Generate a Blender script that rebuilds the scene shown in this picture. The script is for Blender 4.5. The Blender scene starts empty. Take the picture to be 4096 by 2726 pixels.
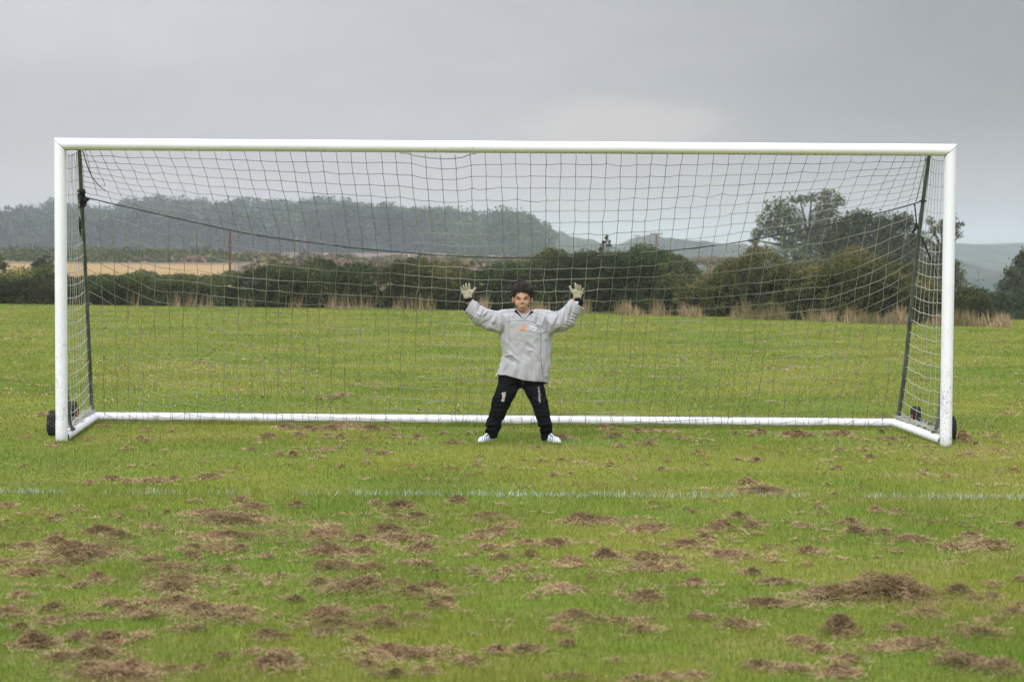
import bpy, bmesh, math, random
import numpy as np
from mathutils import Vector, Matrix
from mathutils.bvhtree import BVHTree

scene = bpy.context.scene
C = scene.collection
RNG = np.random.default_rng(7)

# ------------------------------------------------------------------ camera
F_MM = 70.0
PW, PH = 4096, 2726
FPX = F_MM / 36.0 * PW
CAM = np.array([-0.2447, -16.6543, 1.6238])
YAW, PITCH, ROLL = 0.017716, -0.045495, 0.0058337


def cam_axes():
    cy, sy = math.cos(YAW), math.sin(YAW)
    fw = np.array([sy * math.cos(PITCH), cy * math.cos(PITCH), math.sin(PITCH)])
    r0 = np.array([cy, -sy, 0.0])
    u0 = np.cross(r0, fw)
    r = math.cos(ROLL) * r0 + math.sin(ROLL) * u0
    return r, np.cross(r, fw), fw


CR, CU, CF = cam_axes()
cam_d = bpy.data.cameras.new("camera")
cam_d.lens = F_MM
cam_d.sensor_width = 36.0
cam_d.clip_start = 0.1
cam_d.clip_end = 20000
cam_d.dof.use_dof = True
cam_d.dof.focus_distance = 16.8
cam_d.dof.aperture_fstop = 4.5
cam = bpy.data.objects.new("camera", cam_d)
C.objects.link(cam)
cam.matrix_world = Matrix(((CR[0], CU[0], -CF[0], CAM[0]), (CR[1], CU[1], -CF[1], CAM[1]),
                           (CR[2], CU[2], -CF[2], CAM[2]), (0, 0, 0, 1)))
scene.camera = cam


def at(px, py, axis, val):
    """the point of the line of sight through a photo pixel whose X, Y or Z (axis) is val"""
    px = np.asarray(px, float)
    py = np.asarray(py, float)
    d = CF + CR * ((px - PW / 2) / FPX)[..., None] - CU * ((py - PH / 2) / FPX)[..., None]
    t = (np.asarray(val, float) - CAM[axis]) / d[..., axis]
    return CAM + t[..., None] * d


# ------------------------------------------------------------------ world, sun, exposure
SUN_EL, SUN_AZ = math.radians(42), math.radians(208)   # azimuth clockwise from +Y
world = bpy.data.worlds.new("World")
scene.world = world
world.use_nodes = True
wn = world.node_tree
wn.nodes.clear()


def wnode(t, **k):
    n = wn.nodes.new(t)
    for a, b in k.items():
        setattr(n, a, b)
    return n


def wl(a, b):
    wn.links.new(a, b)


def wmath(op, a, b=None, clamp=False):
    n = wnode("ShaderNodeMath", operation=op, use_clamp=clamp)
    for i, v in enumerate((a, b)):
        if v is None:
            continue
        if isinstance(v, (int, float)):
            n.inputs[i].default_value = v
        else:
            wl(v, n.inputs[i])
    return n.outputs[0]


def wmix(f, a, b):
    n = wnode("ShaderNodeMix", data_type="RGBA")
    for s, v in ((n.inputs[0], f), (n.inputs[6], a), (n.inputs[7], b)):
        if isinstance(v, (int, float)):
            s.default_value = v
        elif isinstance(v, tuple):
            s.default_value = (*v, 1)
        else:
            wl(v, s)
    return n.outputs[2]


wo = wnode("ShaderNodeOutputWorld")
bg = wnode("ShaderNodeBackground")
bg.inputs[1].default_value = 0.1
sky = wnode("ShaderNodeTexSky", sky_type="NISHITA", sun_disc=False)
sky.sun_elevation = SUN_EL
sky.sun_rotation = SUN_AZ
sky.air_density = 1.5
sky.dust_density = 4.0
tc = wnode("ShaderNodeTexCoord")
sep = wnode("ShaderNodeSeparateXYZ")
wl(tc.outputs["Generated"], sep.inputs[0])
mp = wnode("ShaderNodeMapping")
mp.inputs["Scale"].default_value = (3.2, 3.2, 9.0)
mp.inputs["Location"].default_value = (0.6, 0.2, 0.4)
wl(tc.outputs["Generated"], mp.inputs[0])
no = wnode("ShaderNodeTexNoise")
no.inputs["Scale"].default_value = 1.0
no.inputs["Detail"].default_value = 4
no.inputs["Roughness"].default_value = 0.42
wl(mp.outputs[0], no.inputs[0])
zz, xx = sep.outputs[2], sep.outputs[0]
# cloud deck: warm pale band at the horizon, cooler and darker above, bright overhead
up = wnode("ShaderNodeMapRange", interpolation_type="SMOOTHSTEP")
wl(zz, up.inputs[0])
up.inputs[1].default_value = 0.0
up.inputs[2].default_value = 0.085
low = wmix(up.outputs[0], (4.2, 3.86, 3.62), (3.52, 3.55, 3.74))
right = wnode("ShaderNodeMapRange", interpolation_type="SMOOTHSTEP")
wl(wmath("ADD", xx, wmath("MULTIPLY", wmath("SUBTRACT", no.outputs[0], 0.5), 0.5)), right.inputs[0])
right.inputs[1].default_value = -0.04
right.inputs[2].default_value = 0.30
low2 = wmix(wmath("MULTIPLY", right.outputs[0], wmath("ADD", 0.4, wmath("MULTIPLY", up.outputs[0], 0.6))), low, (2.0, 2.0, 2.2))
# a break in the cloud glowing warm, low down beyond the goal
gd = CF + CR * ((2480 - PW / 2) / FPX) - CU * ((500 - PH / 2) / FPX)
gd = gd / np.linalg.norm(gd)
gx_ = wmath("DIVIDE", wmath("SUBTRACT", xx, float(gd[0])), 0.06)
gz_w = wmath("DIVIDE", wmath("SUBTRACT", zz, float(gd[2])), 0.014)
no2 = wnode("ShaderNodeTexNoise")
no2.inputs["Scale"].default_value = 26.0
no2.inputs["Detail"].default_value = 5
no2.inputs["Roughness"].default_value = 0.55
mp2 = wnode("ShaderNodeMapping")
mp2.inputs["Scale"].default_value = (1, 1, 2.6)
wl(tc.outputs["Generated"], mp2.inputs[0])
wl(mp2.outputs[0], no2.inputs[0])
rr_ = wmath("ADD", wmath("MULTIPLY", gx_, gx_), wmath("MULTIPLY", gz_w, gz_w))
rr_ = wmath("ADD", rr_, wmath("MULTIPLY", wmath("SUBTRACT", no2.outputs[0], 0.5), 2.2))
gl = wnode("ShaderNodeMapRange", interpolation_type="SMOOTHSTEP")
wl(rr_, gl.inputs[0])
for i_, v_ in enumerate((0.0, 1.4, 0.42, 0.0)):
    gl.inputs[i_ + 1].default_value = v_
low2 = wmix(gl.outputs[0], low2, (5.3, 4.7, 4.35))
wisp = wmath("MULTIPLY", wmath("SUBTRACT", no2.outputs[0], 0.5), 0.16)
ns = wmath("ADD", 0.66, wmath("MULTIPLY", no.outputs[0], 0.68))
ns = wmath("ADD", ns, wisp)
vm = wnode("ShaderNodeVectorMath", operation="SCALE")
wl(low2, vm.inputs[0])
wl(ns, vm.inputs["Scale"])
over = wnode("ShaderNodeMapRange", interpolation_type="SMOOTHSTEP")
wl(zz, over.inputs[0])
over.inputs[1].default_value = 0.16
over.inputs[2].default_value = 0.75
deck = wmix(over.outputs[0], vm.outputs[0], (14.2, 14.2, 15.4))
wl(wmix(0.93, sky.outputs[0], deck), bg.inputs[0])
wl(bg.outputs[0], wo.inputs[0])

sun_d = bpy.data.lights.new("sun", "SUN")
sun_d.energy = 1.15
sun_d.angle = math.radians(25)
sun_d.color = (1.0, 0.975, 0.94)
sun = bpy.data.objects.new("sun", sun_d)
C.objects.link(sun)
sv = Vector((math.sin(SUN_AZ) * math.cos(SUN_EL), math.cos(SUN_AZ) * math.cos(SUN_EL), math.sin(SUN_EL)))
sun.rotation_euler = sv.to_track_quat("Z", "Y").to_euler()
sun.location = (-6, -12, 20)

scene.view_settings.view_transform = "Standard"
scene.view_settings.look = "None"
scene.view_settings.exposure = 0.6
scene.view_settings.gamma = 1.0
scene.render.engine = "CYCLES"
scene.cycles.use_denoising = True
scene.cycles.max_bounces = 6
scene.cycles.diffuse_bounces = 3
scene.cycles.volume_bounces = 1
scene.cycles.transparent_max_bounces = 8


# ------------------------------------------------------------------ helpers
def tag(o, label=None, cat=None, group=None, kind=None):
    if label: o["label"] = label
    if cat: o["category"] = cat
    if group: o["group"] = group
    if kind: o["kind"] = kind
    return o


def link(o, parent=None):
    C.objects.link(o)
    if parent is not None:
        o.parent = parent
        o.matrix_parent_inverse = parent.matrix_world.inverted()
    return o


def empty(name, loc=(0, 0, 0)):
    o = bpy.data.objects.new(name, None)
    o.location = loc
    o.empty_display_size = 0.2
    C.objects.link(o)
    o.matrix_world = Matrix.Translation(loc)
    return o


def np_mesh(name, V, F, mats, parent=None, smooth=False, tint=None, vattr=None, fmat=None):
    """V (n,3), F (m,3|4) arrays -> one mesh object"""
    V = np.asarray(V, np.float32).reshape(-1, 3)
    F = np.asarray(F, np.int32)
    me = bpy.data.meshes.new(name)
    k = F.shape[1]
    me.vertices.add(len(V))
    me.vertices.foreach_set("co", V.ravel())
    me.loops.add(F.size)
    me.loops.foreach_set("vertex_index", F.ravel())
    me.polygons.add(len(F))
    me.polygons.foreach_set("loop_start", np.arange(0, F.size, k, dtype=np.int32))
    me.update(calc_edges=True)
    if smooth:
        me.polygons.foreach_set("use_smooth", np.ones(len(F), bool))
    if tint is not None:
        a = me.attributes.new("tint", "FLOAT", "FACE")
        a.data.foreach_set("value", np.asarray(tint, np.float32))
    for nm, arr in (vattr or {}).items():
        a = me.attributes.new(nm, "FLOAT", "POINT")
        a.data.foreach_set("value", np.asarray(arr, np.float32))
    for m in (mats if isinstance(mats, (list, tuple)) else [mats]):
        me.materials.append(m)
    if fmat is not None:
        me.polygons.foreach_set("material_index", np.asarray(fmat, np.int32))
    o = bpy.data.objects.new(name, me)
    return link(o, parent)


def srgb(r, g, b):
    f = lambda c: (c / 255 / 12.92) if c / 255 <= 0.04045 else ((c / 255 + 0.055) / 1.055) ** 2.4
    return (f(r), f(g), f(b))


class Mat:
    """tiny wrapper for procedural materials"""
    def __init__(s, name, col=(.5, .5, .5), rough=.7, spec=.3, metal=0.0):
        s.m = bpy.data.materials.new(name)
        s.m.use_nodes = True
        s.t = s.m.node_tree
        s.b = s.t.nodes["Principled BSDF"]
        s.b.inputs["Base Color"].default_value = (*col, 1)
        s.b.inputs["Roughness"].default_value = rough
        s.b.inputs["Specular IOR Level"].default_value = spec
        s.b.inputs["Metallic"].default_value = metal
        s.tc = None

    def n(s, t, **k):
        x = s.t.nodes.new(t)
        for a, b in k.items():
            setattr(x, a, b)
        return x

    def l(s, a, b):
        s.t.links.new(a, b)

    def co(s):
        if s.tc is None:
            s.tc = s.n("ShaderNodeTexCoord")
        return s.tc.outputs["Object"]

    def noise(s, scale, detail=3, rough=.5, stretch=None, lo=None, hi=None):
        v = s.co()
        if stretch:
            mp = s.n("ShaderNodeMapping")
            mp.inputs["Scale"].default_value = stretch
            s.l(v, mp.inputs[0])
            v = mp.outputs[0]
        x = s.n("ShaderNodeTexNoise")
        x.inputs["Scale"].default_value = scale
        x.inputs["Detail"].default_value = detail
        x.inputs["Roughness"].default_value = rough
        s.l(v, x.inputs[0])
        return s.rng(x.outputs[0], lo, hi) if lo is not None else x.outputs[0]

    def rng(s, v, lo, hi, a=0.0, b=1.0):
        r = s.n("ShaderNodeMapRange", interpolation_type="SMOOTHSTEP")
        s.l(v, r.inputs[0])
        for i, q in zip((1, 2, 3, 4), (lo, hi, a, b)):
            r.inputs[i].default_value = q
        return r.outputs[0]

    def math(s, op, a, b=0.0):
        x = s.n("ShaderNodeMath", operation=op)
        for i, v in enumerate((a, b)):
            if isinstance(v, (int, float)):
                x.inputs[i].default_value = v
            else:
                s.l(v, x.inputs[i])
        return x.outputs[0]

    def mix(s, f, a, b, blend="MIX"):
        x = s.n("ShaderNodeMix", data_type="RGBA", blend_type=blend)
        for sk, v in ((x.inputs[0], f), (x.inputs[6], a), (x.inputs[7], b)):
            if isinstance(v, (int, float)):
                sk.default_value = v
            elif isinstance(v, tuple):
                sk.default_value = (*v, 1)
            else:
                s.l(v, sk)
        return x.outputs[2]

    def attr(s, nm):
        x = s.n("ShaderNodeAttribute", attribute_name=nm)
        return x.outputs["Fac"]

    def ramp(s, f, stops):
        r = s.n("ShaderNodeValToRGB")
        e = r.color_ramp.elements
        while len(e) < len(stops):
            e.new(0.5)
        for q, (p, c) in zip(e, stops):
            q.position = p
            q.color = (*c, 1)
        s.l(f, r.inputs[0])
        return r.outputs[0]

    def xyz(s, v=None):
        x = s.n("ShaderNodeSeparateXYZ")
        s.l(v or s.co(), x.inputs[0])
        return x.outputs

    def color(s, v):
        s.l(v, s.b.inputs["Base Color"])
        return s

    def bump(s, h, strength=.3, dist=.01):
        x = s.n("ShaderNodeBump")
        x.inputs["Strength"].default_value = strength
        x.inputs["Distance"].default_value = dist
        s.l(h, x.inputs["Height"])
        s.l(x.outputs[0], s.b.inputs["Normal"])
        return s


def vnoise(P, scale, seed=0):
    """smooth value noise in [0,1], numpy, P (...,d)"""
    P = np.asarray(P, float) * scale
    i = np.floor(P).astype(np.int64)
    f = P - i
    f = f * f * (3 - 2 * f)
    d = P.shape[-1]
    out = 0
    for c in range(2 ** d):
        h = np.full(P.shape[:-1], seed * 7919 + 13, np.int64)
        w = 1.0
        for k in range(d):
            b = (c >> k) & 1
            h = (h * 374761393 + (i[..., k] + b) * (668265263 + 2 * k * 1274126177)) & 0x7fffffff
            h = (h ^ (h >> 13)) * 1103515245 & 0x7fffffff
            w = w * (f[..., k] if b else 1 - f[..., k])
        out = out + w * ((h ^ (h >> 16)) & 0xffff) / 65535.0
    return out


def tube_arr(A, B, ra, rb=None, sides=4):
    """prisms along many segments A->B : verts, quads"""
    A = np.asarray(A, float); B = np.asarray(B, float)
    rb = ra if rb is None else rb
    n = len(A)
    d = B - A
    d /= np.maximum(np.linalg.norm(d, axis=1, keepdims=True), 1e-9)
    h = np.where(np.abs(d[:, 2:3]) > .9, [[1., 0, 0]], [[0, 0, 1.]])
    u = np.cross(d, h); u /= np.linalg.norm(u, axis=1, keepdims=True)
    v = np.cross(d, u)
    an = np.arange(sides) * 2 * np.pi / sides
    ring = u[:, None] * np.cos(an)[None, :, None] + v[:, None] * np.sin(an)[None, :, None]
    ra = np.broadcast_to(np.asarray(ra, float), (n,))[:, None, None]
    rb = np.broadcast_to(np.asarray(rb, float), (n,))[:, None, None]
    V = np.concatenate([A[:, None] + ring * ra, B[:, None] + ring * rb], 1)
    k = np.arange(sides)
    f = np.stack([k, (k + 1) % sides, (k + 1) % sides + sides, k + sides], 1)
    Fc = (np.arange(n) * 2 * sides)[:, None, None] + f[None]
    return V.reshape(-1, 3), Fc.reshape(-1, 4)


def sweep(pts, rad, sides=12, flat=None, caps=True):
    """one smooth tube along a polyline; rad per point; flat=(scale along u, scale along v)"""
    pts = np.asarray(pts, float)
    n = len(pts)
    rad = np.broadcast_to(np.asarray(rad, float), (n,))
    T = np.gradient(pts, axis=0)
    T /= np.linalg.norm(T, axis=1, keepdims=True)
    h = np.array([0, 1., 0]) if abs(T[0, 1]) < .8 else np.array([1., 0, 0])
    u = np.cross(T[0], h); u /= np.linalg.norm(u)
    V = []
    fu, fv = flat or (1, 1)
    for i in range(n):
        u = u - T[i] * (u @ T[i]); u /= np.linalg.norm(u)
        v = np.cross(T[i], u)
        a = np.arange(sides) * 2 * np.pi / sides
        V.append(pts[i] + rad[i] * (fu * np.cos(a)[:, None] * u + fv * np.sin(a)[:, None] * v))
    V = np.concatenate(V)
    Fc = []
    for i in range(n - 1):
        for k in range(sides):
            a, b = i * sides + k, i * sides + (k + 1) % sides
            Fc.append((a, b, b + sides, a + sides))
    if caps:
        c0, c1 = len(V), len(V) + 1
        V = np.concatenate([V, pts[:1], pts[-1:]])
        for k in range(0, sides):
            Fc.append((c0, (k + 1) % sides, k, k))
            e = (n - 1) * sides
            Fc.append((c1, e + k, e + (k + 1) % sides, e + (k + 1) % sides))
    return V, np.array(Fc)


def clean_mesh(name, parts, mats, parent=None, smooth=True, fmat=None):
    """join (V,F) lists with bmesh-safe faces (degenerate quads become tris)"""
    me = bpy.data.meshes.new(name)
    vs, fs, mi, off = [], [], [], 0
    for q, (V, F) in enumerate(parts):
        vs += [tuple(map(float, v)) for v in V]
        for f in F:
            g = []
            for a in f:
                if int(a) + off not in g:
                    g.append(int(a) + off)
            if len(g) > 2:
                fs.append(g)
                mi.append(fmat[q] if fmat else 0)
        off += len(V)
    me.from_pydata(vs, [], fs)
    for m in (mats if isinstance(mats, (list, tuple)) else [mats]):
        me.materials.append(m)
    me.polygons.foreach_set("material_index", np.array(mi, np.int32))
    if smooth:
        me.polygons.foreach_set("use_smooth", np.ones(len(fs), bool))
    me.update()
    return link(bpy.data.objects.new(name, me), parent)


def box_part(c, s, rot=0.0):
    x, y, z = np.array(s) / 2
    V = np.array([(a * x, b * y, d * z) for d in (-1, 1) for a, b in ((-1, -1), (1, -1), (1, 1), (-1, 1))], float)
    cr, sr = math.cos(rot), math.sin(rot)
    V = np.stack([V[:, 0] * cr - V[:, 1] * sr, V[:, 0] * sr + V[:, 1] * cr, V[:, 2]], 1) + np.array(c)
    F = np.array([(3, 2, 1, 0), (4, 5, 6, 7), (0, 1, 5, 4), (1, 2, 6, 5), (2, 3, 7, 6), (3, 0, 4, 7)])
    return V, F


def leaves(P, size, rng, up=0.3, aspect=.6):
    """diamond leaves at P -> verts, quads"""
    n = len(P)
    nrm = rng.normal(size=(n, 3)); nrm[:, 2] += up
    nrm /= np.linalg.norm(nrm, axis=1, keepdims=True)
    t = np.cross(nrm, rng.normal(size=(n, 3)))
    t /= np.linalg.norm(t, axis=1, keepdims=True)
    b = np.cross(nrm, t)
    s = np.broadcast_to(size, (n,))[:, None]
    V = np.stack([P - t * s * .5, P - b * s * .5 * aspect, P + t * s * .5, P + b * s * .5 * aspect], 1)
    return V.reshape(-1, 3), np.arange(4 * n).reshape(n, 4)
# ------------------------------------------------------------------ grass field
def grass_color(M, blade):
    """large patches shared by the turf sheet and the blades on it"""
    big = M.noise(0.35, 3, .55, lo=.35, hi=.65)
    mid = M.noise(1.7, 4, .6, stretch=(.6, 1.6, 1), lo=.38, hi=.66)
    fine = M.noise(9.0, 3, .6, lo=.3, hi=.7)
    lush, yell, pale = (.122, .200, .021), (.215, .238, .034), (.235, .215, .058)
    c = M.mix(big, lush, yell)
    c = M.mix(M.math("MULTIPLY", mid, .55), c, pale)
    if blade:
        t = M.attr("tint")
        c = M.mix(t, c, M.ramp(t, [(0, (.045, .095, .018)), (.3, (.10, .18, .024)), (.62, (.195, .245, .036)), (.86, (.28, .265, .085)),
                                   (1, (.42, .33, .19))]))
        c = M.mix(.42, c, M.mix(big, lush, yell))
    else:
        c = M.mix(M.math("MULTIPLY", fine, .4), c, (.11, .13, .03))
        # thin dry cuttings lying in drifts across the pitch
        d1 = M.noise(.8, 5, .62, stretch=(.45, 1.5, 1), lo=.50, hi=.66)
        d2 = M.noise(7.0, 4, .7, lo=.42, hi=.62)
        c = M.mix(M.math("MULTIPLY", M.math("MULTIPLY", d1, d2), .95), c, (.30, .205, .115))
    return c


M = Mat("turf", rough=.95, spec=.1)
M.color(grass_color(M, False)).bump(M.noise(60, 4, .7), .6, .02)
m_turf = M.m
n = 60
xs = np.concatenate([-np.geomspace(6000, 30, 20), np.linspace(-28, 28, 57), np.geomspace(30, 6000, 26)])
ys = np.concatenate([np.linspace(-40, 22, 16), np.linspace(24, 62, 39), np.geomspace(64, 7000, 40)])
gx, gy = np.meshgrid(xs, ys)


def ground_z(X, Y):
    """level pitch; beyond the hedges the land on the right falls away into a valley"""
    X = np.asarray(X, float); Y = np.asarray(Y, float)
    s = lambda t: np.clip(t, 0, 1) ** 2 * (3 - 2 * np.clip(t, 0, 1))
    edge = 46 - .55 * np.clip(X, 0, 30)
    bank = -1.9 * s((Y - (39 - .62 * X)) / 22.) * s((X - 7) / 9.)
    return bank -18.0 * s((Y - edge) / 330.) ** .8 * s((X - 4) / (20 + .12 * Y))


gz = ground_z(gx, gy)
V = np.stack([gx, gy, gz], -1).reshape(-1, 3)
nx, ny = len(xs), len(ys)
idx = np.arange(nx * ny).reshape(ny, nx)
Fg = np.stack([idx[:-1, :-1], idx[:-1, 1:], idx[1:, 1:], idx[1:, :-1]], -1).reshape(-1, 4)
tag(np_mesh("ground", V, Fg, m_turf, smooth=True), "mown green sports field with dry cuttings", "ground", kind="structure")

M = Mat("grass_blades", rough=.75, spec=.15)
M.color(grass_color(M, True))
m_blade = M.m


def blades(P, h, w, lean, rng):
    n = len(P)
    a = rng.uniform(0, 2 * np.pi, n)
    u = np.stack([np.cos(a), np.sin(a), np.zeros(n)], 1)
    b = rng.uniform(0, 2 * np.pi, n)
    l = np.stack([np.cos(b), np.sin(b), np.zeros(n)], 1) * (lean * h)[:, None]
    tip = P + l + np.stack([np.zeros(n)] * 2 + [h], 1)
    V = np.stack([P - u * w[:, None] / 2, P + u * w[:, None] / 2, tip], 1)
    return V.reshape(-1, 3), np.arange(3 * n).reshape(n, 3)


def sample_field(N, r0, r1, rng, margin=1.5, power=2.0):
    """points in the wedge in front of the camera, density falling with distance"""
    r = np.exp(rng.uniform(math.log(r0), math.log(r1), int(N * 1.25)))
    x = rng.uniform(-1, 1, len(r)) * (r * .245 + margin)
    keep = rng.uniform(0, 1, len(r)) < (r * .245 + margin) / (r * .245 + margin) * np.clip(1.0, 0, 1)
    P = np.stack([CAM[0] + x + YAW * r, CAM[1] + r, np.zeros(len(r))], 1)[keep][:N]
    return P


g = np.random.default_rng(11)
P = sample_field(1150000, 6.6, 72, g)
Q = sample_field(420000, 6.0, 72, g, 9.0)                       # thinner cover to either side
rq = Q[:, 1] - CAM[1]
Q = Q[np.abs(Q[:, 0] - CAM[0] - YAW * rq) > rq * .245 + 1.5]
n_in = len(P)
P = np.concatenate([P, Q])
P = P[P[:, 1] < 39.5 - .62 * P[:, 0]]
r = P[:, 1] - CAM[1]
pn = vnoise(P[:, :2], .9, 3)
tall = .6 + .75 * vnoise(P[:, :2], 1.6, 5) ** 2
h = (.021 + .017 * g.random(len(P))) * tall * (1 + .45 * np.clip((15 - r) / 8, 0, 1))
w = np.maximum(.0024, .00026 * r) * np.where(np.abs(P[:, 0] - CAM[0] - YAW * r) > r * .245 + 1.5, 1.9, 1.0) * g.uniform(.7, 1.4, len(P))
V, Fb = blades(P, h, w, g.uniform(.1, .9, len(P)), g)
# uncut fringe against the ground bars and posts, and blades round the keeper's boots
pa, pb = at(388, 1692, 2, 0.0), at(3567, 1718, 2, 0.0)
tt = g.random(9000)
X1 = np.stack([pa[0] + (pb[0] - pa[0]) * tt, pa[1] + (pb[1] - pa[1]) * tt - np.abs(g.normal(0, .03, 9000)), 0 * tt], 1)
h1 = g.uniform(.015, .055, 9000) * (.5 + vnoise(X1[:, :1], 2.6, 41))
ed = [X1]; eh = [h1]
for (x0, y0), (x1, y1) in (((260, 1764), (388, 1688)), ((3572, 1716), (3770, 1778))):
    q0, q1 = at(x0, y0, 2, 0.0), at(x1, y1, 2, 0.0)
    tt = g.random(1500)[:, None]
    ed.append(q0 + (q1 - q0) * tt + np.stack([g.normal(0, .02, 1500), g.normal(0, .03, 1500), np.zeros(1500)], 1)); eh.append(g.uniform(.015, .05, 1500))
for x0, x1 in ((1908, 1985), (2172, 2250)):
    px_ = g.uniform(x0, x1, 420)
    q = at(px_, 1777 + g.normal(0, 2.2, 420) - .08 * np.abs(px_ - (1913 if x0 < 2000 else 2246)), 2, 0.0)
    ed.append(q); eh.append(g.uniform(.014, .036, 420))
for xp in (242, 3790):
    q = at(g.normal(xp, 17, 260), 1772 + g.normal(0, 3, 260), 2, 0.0)
    ed.append(q); eh.append(g.uniform(.015, .045, 260))
ed = np.concatenate(ed); eh = np.concatenate(eh)
V2, F2 = blades(ed, eh, g.uniform(.003, .0055, len(ed)), g.uniform(.1, .7, len(ed)), g)
Fb = np.concatenate([Fb, F2 + len(V)]); V = np.concatenate([V, V2])
pn = np.concatenate([pn, np.full(len(ed), .45)]); P = np.concatenate([P, ed])
tn = np.clip(g.normal(.45, .2, len(P)) + .25 * (pn - .5), 0, 1)
tag(np_mesh("grass", V, Fb, m_blade, tint=tn), "short mown grass blades covering the pitch", "grass", kind="stuff")

# sprayed goal-area line on the grass blades
M = Mat("line_paint", rough=.9, spec=.1)
M.color(M.ramp(M.attr("tint"), [(0, (.20, .27, .15)), (.55, (.36, .42, .34)), (1, (.66, .70, .68))]))
m_line = M.m


def line_blades(x0, y0, x1, y1, n, name, label, width=.08, thr=.44, rng=g):
    t = rng.random(n * 3)
    P = np.stack([x0 + (x1 - x0) * t, y0 + (y1 - y0) * t + rng.normal(0, width / 3, n * 3), 0 * t], 1)
    k = vnoise(P[:, :1] * [[1.0]], 2.3, 9) * .6 + vnoise(P[:, :1], 9.0, 4) * .4
    P = P[k + rng.normal(0, .1, len(k)) > thr][:n]
    h = rng.uniform(.018, .055, len(P))
    V, F = blades(P, h, rng.uniform(.003, .0055, len(P)), rng.uniform(.1, .8, len(P)), rng)
    tag(np_mesh(name, V, F, m_line, tint=rng.random(len(P))), label, "line marking", kind="structure")


line_blades(-7, -3.44, 7, -3.66, 3900, "goal_area_line", "faded white line sprayed across the grass in front of the goal")
line_blades(-7, -.02, 7, -.02, 500, "goal_line", "faint worn white goal line between the posts", .12, .66)

# ------------------------------------------------------------------ dry cuttings
M = Mat("dry_cuttings", rough=.95, spec=.05)
c = M.ramp(M.attr("tint"), [(0, (.04, .03, .016)), (.33, (.15, .102, .052)), (.68, (.34, .232, .13)), (1, (.50, .375, .23))])
m_hay = M.color(M.mix(M.noise(2.5, 3, lo=.4, hi=.7), c, M.mix(.5, c, (.13, .125, .05)))).m


def hay(cx, cy, rx, ry, hh, n, rng, wid, ln=.045):
    """a heap of tangled dry strands : verts (n*4), tint"""
    a = rng.uniform(0, 2 * np.pi, n)
    q = np.abs(rng.normal(0, .52, n))
    lob = .75 + .5 * vnoise(np.stack([np.cos(a) * 1.3 + cx * 3, np.sin(a) * 1.3 + cy * 3], 1), 1.7, 2)
    x = np.cos(a) * q * lob
    y = np.sin(a) * q * lob
    bump = .15 + 1.35 * vnoise(np.stack([cx + x * rx, cy + y * ry], 1), 11, 6)
    lump = vnoise(np.stack([cx + x * rx, cy + y * ry], 1), 20, 16) - .5
    top = hh * np.clip(1 - (x * x + y * y) * .85, .06, 1) * bump
    z = top * rng.uniform(.25, 1, n) ** .6 + .009
    P = np.stack([cx + x * rx, cy + y * ry, z], 1)
    th = rng.uniform(0, 2 * np.pi, n)
    el = rng.normal(0, .38, n)
    d = np.stack([np.cos(th) * np.cos(el), np.sin(th) * np.cos(el), np.sin(el)], 1)
    L = ln * rng.uniform(.35, 1.1, n)[:, None]
    s = np.cross(d, rng.normal(size=(n, 3)))
    s /= np.linalg.norm(s, axis=1, keepdims=True)
    A, B = P - d * L / 2, P + d * L / 2
    A[:, 2] = np.maximum(A[:, 2], .002); B[:, 2] = np.maximum(B[:, 2], .002)
    s = s * wid / 2
    V = np.stack([A - s, A + s, B + s, B - s], 1).reshape(-1, 3)
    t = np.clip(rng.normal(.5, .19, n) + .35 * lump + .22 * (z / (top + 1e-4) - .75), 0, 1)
    return V, t


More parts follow.
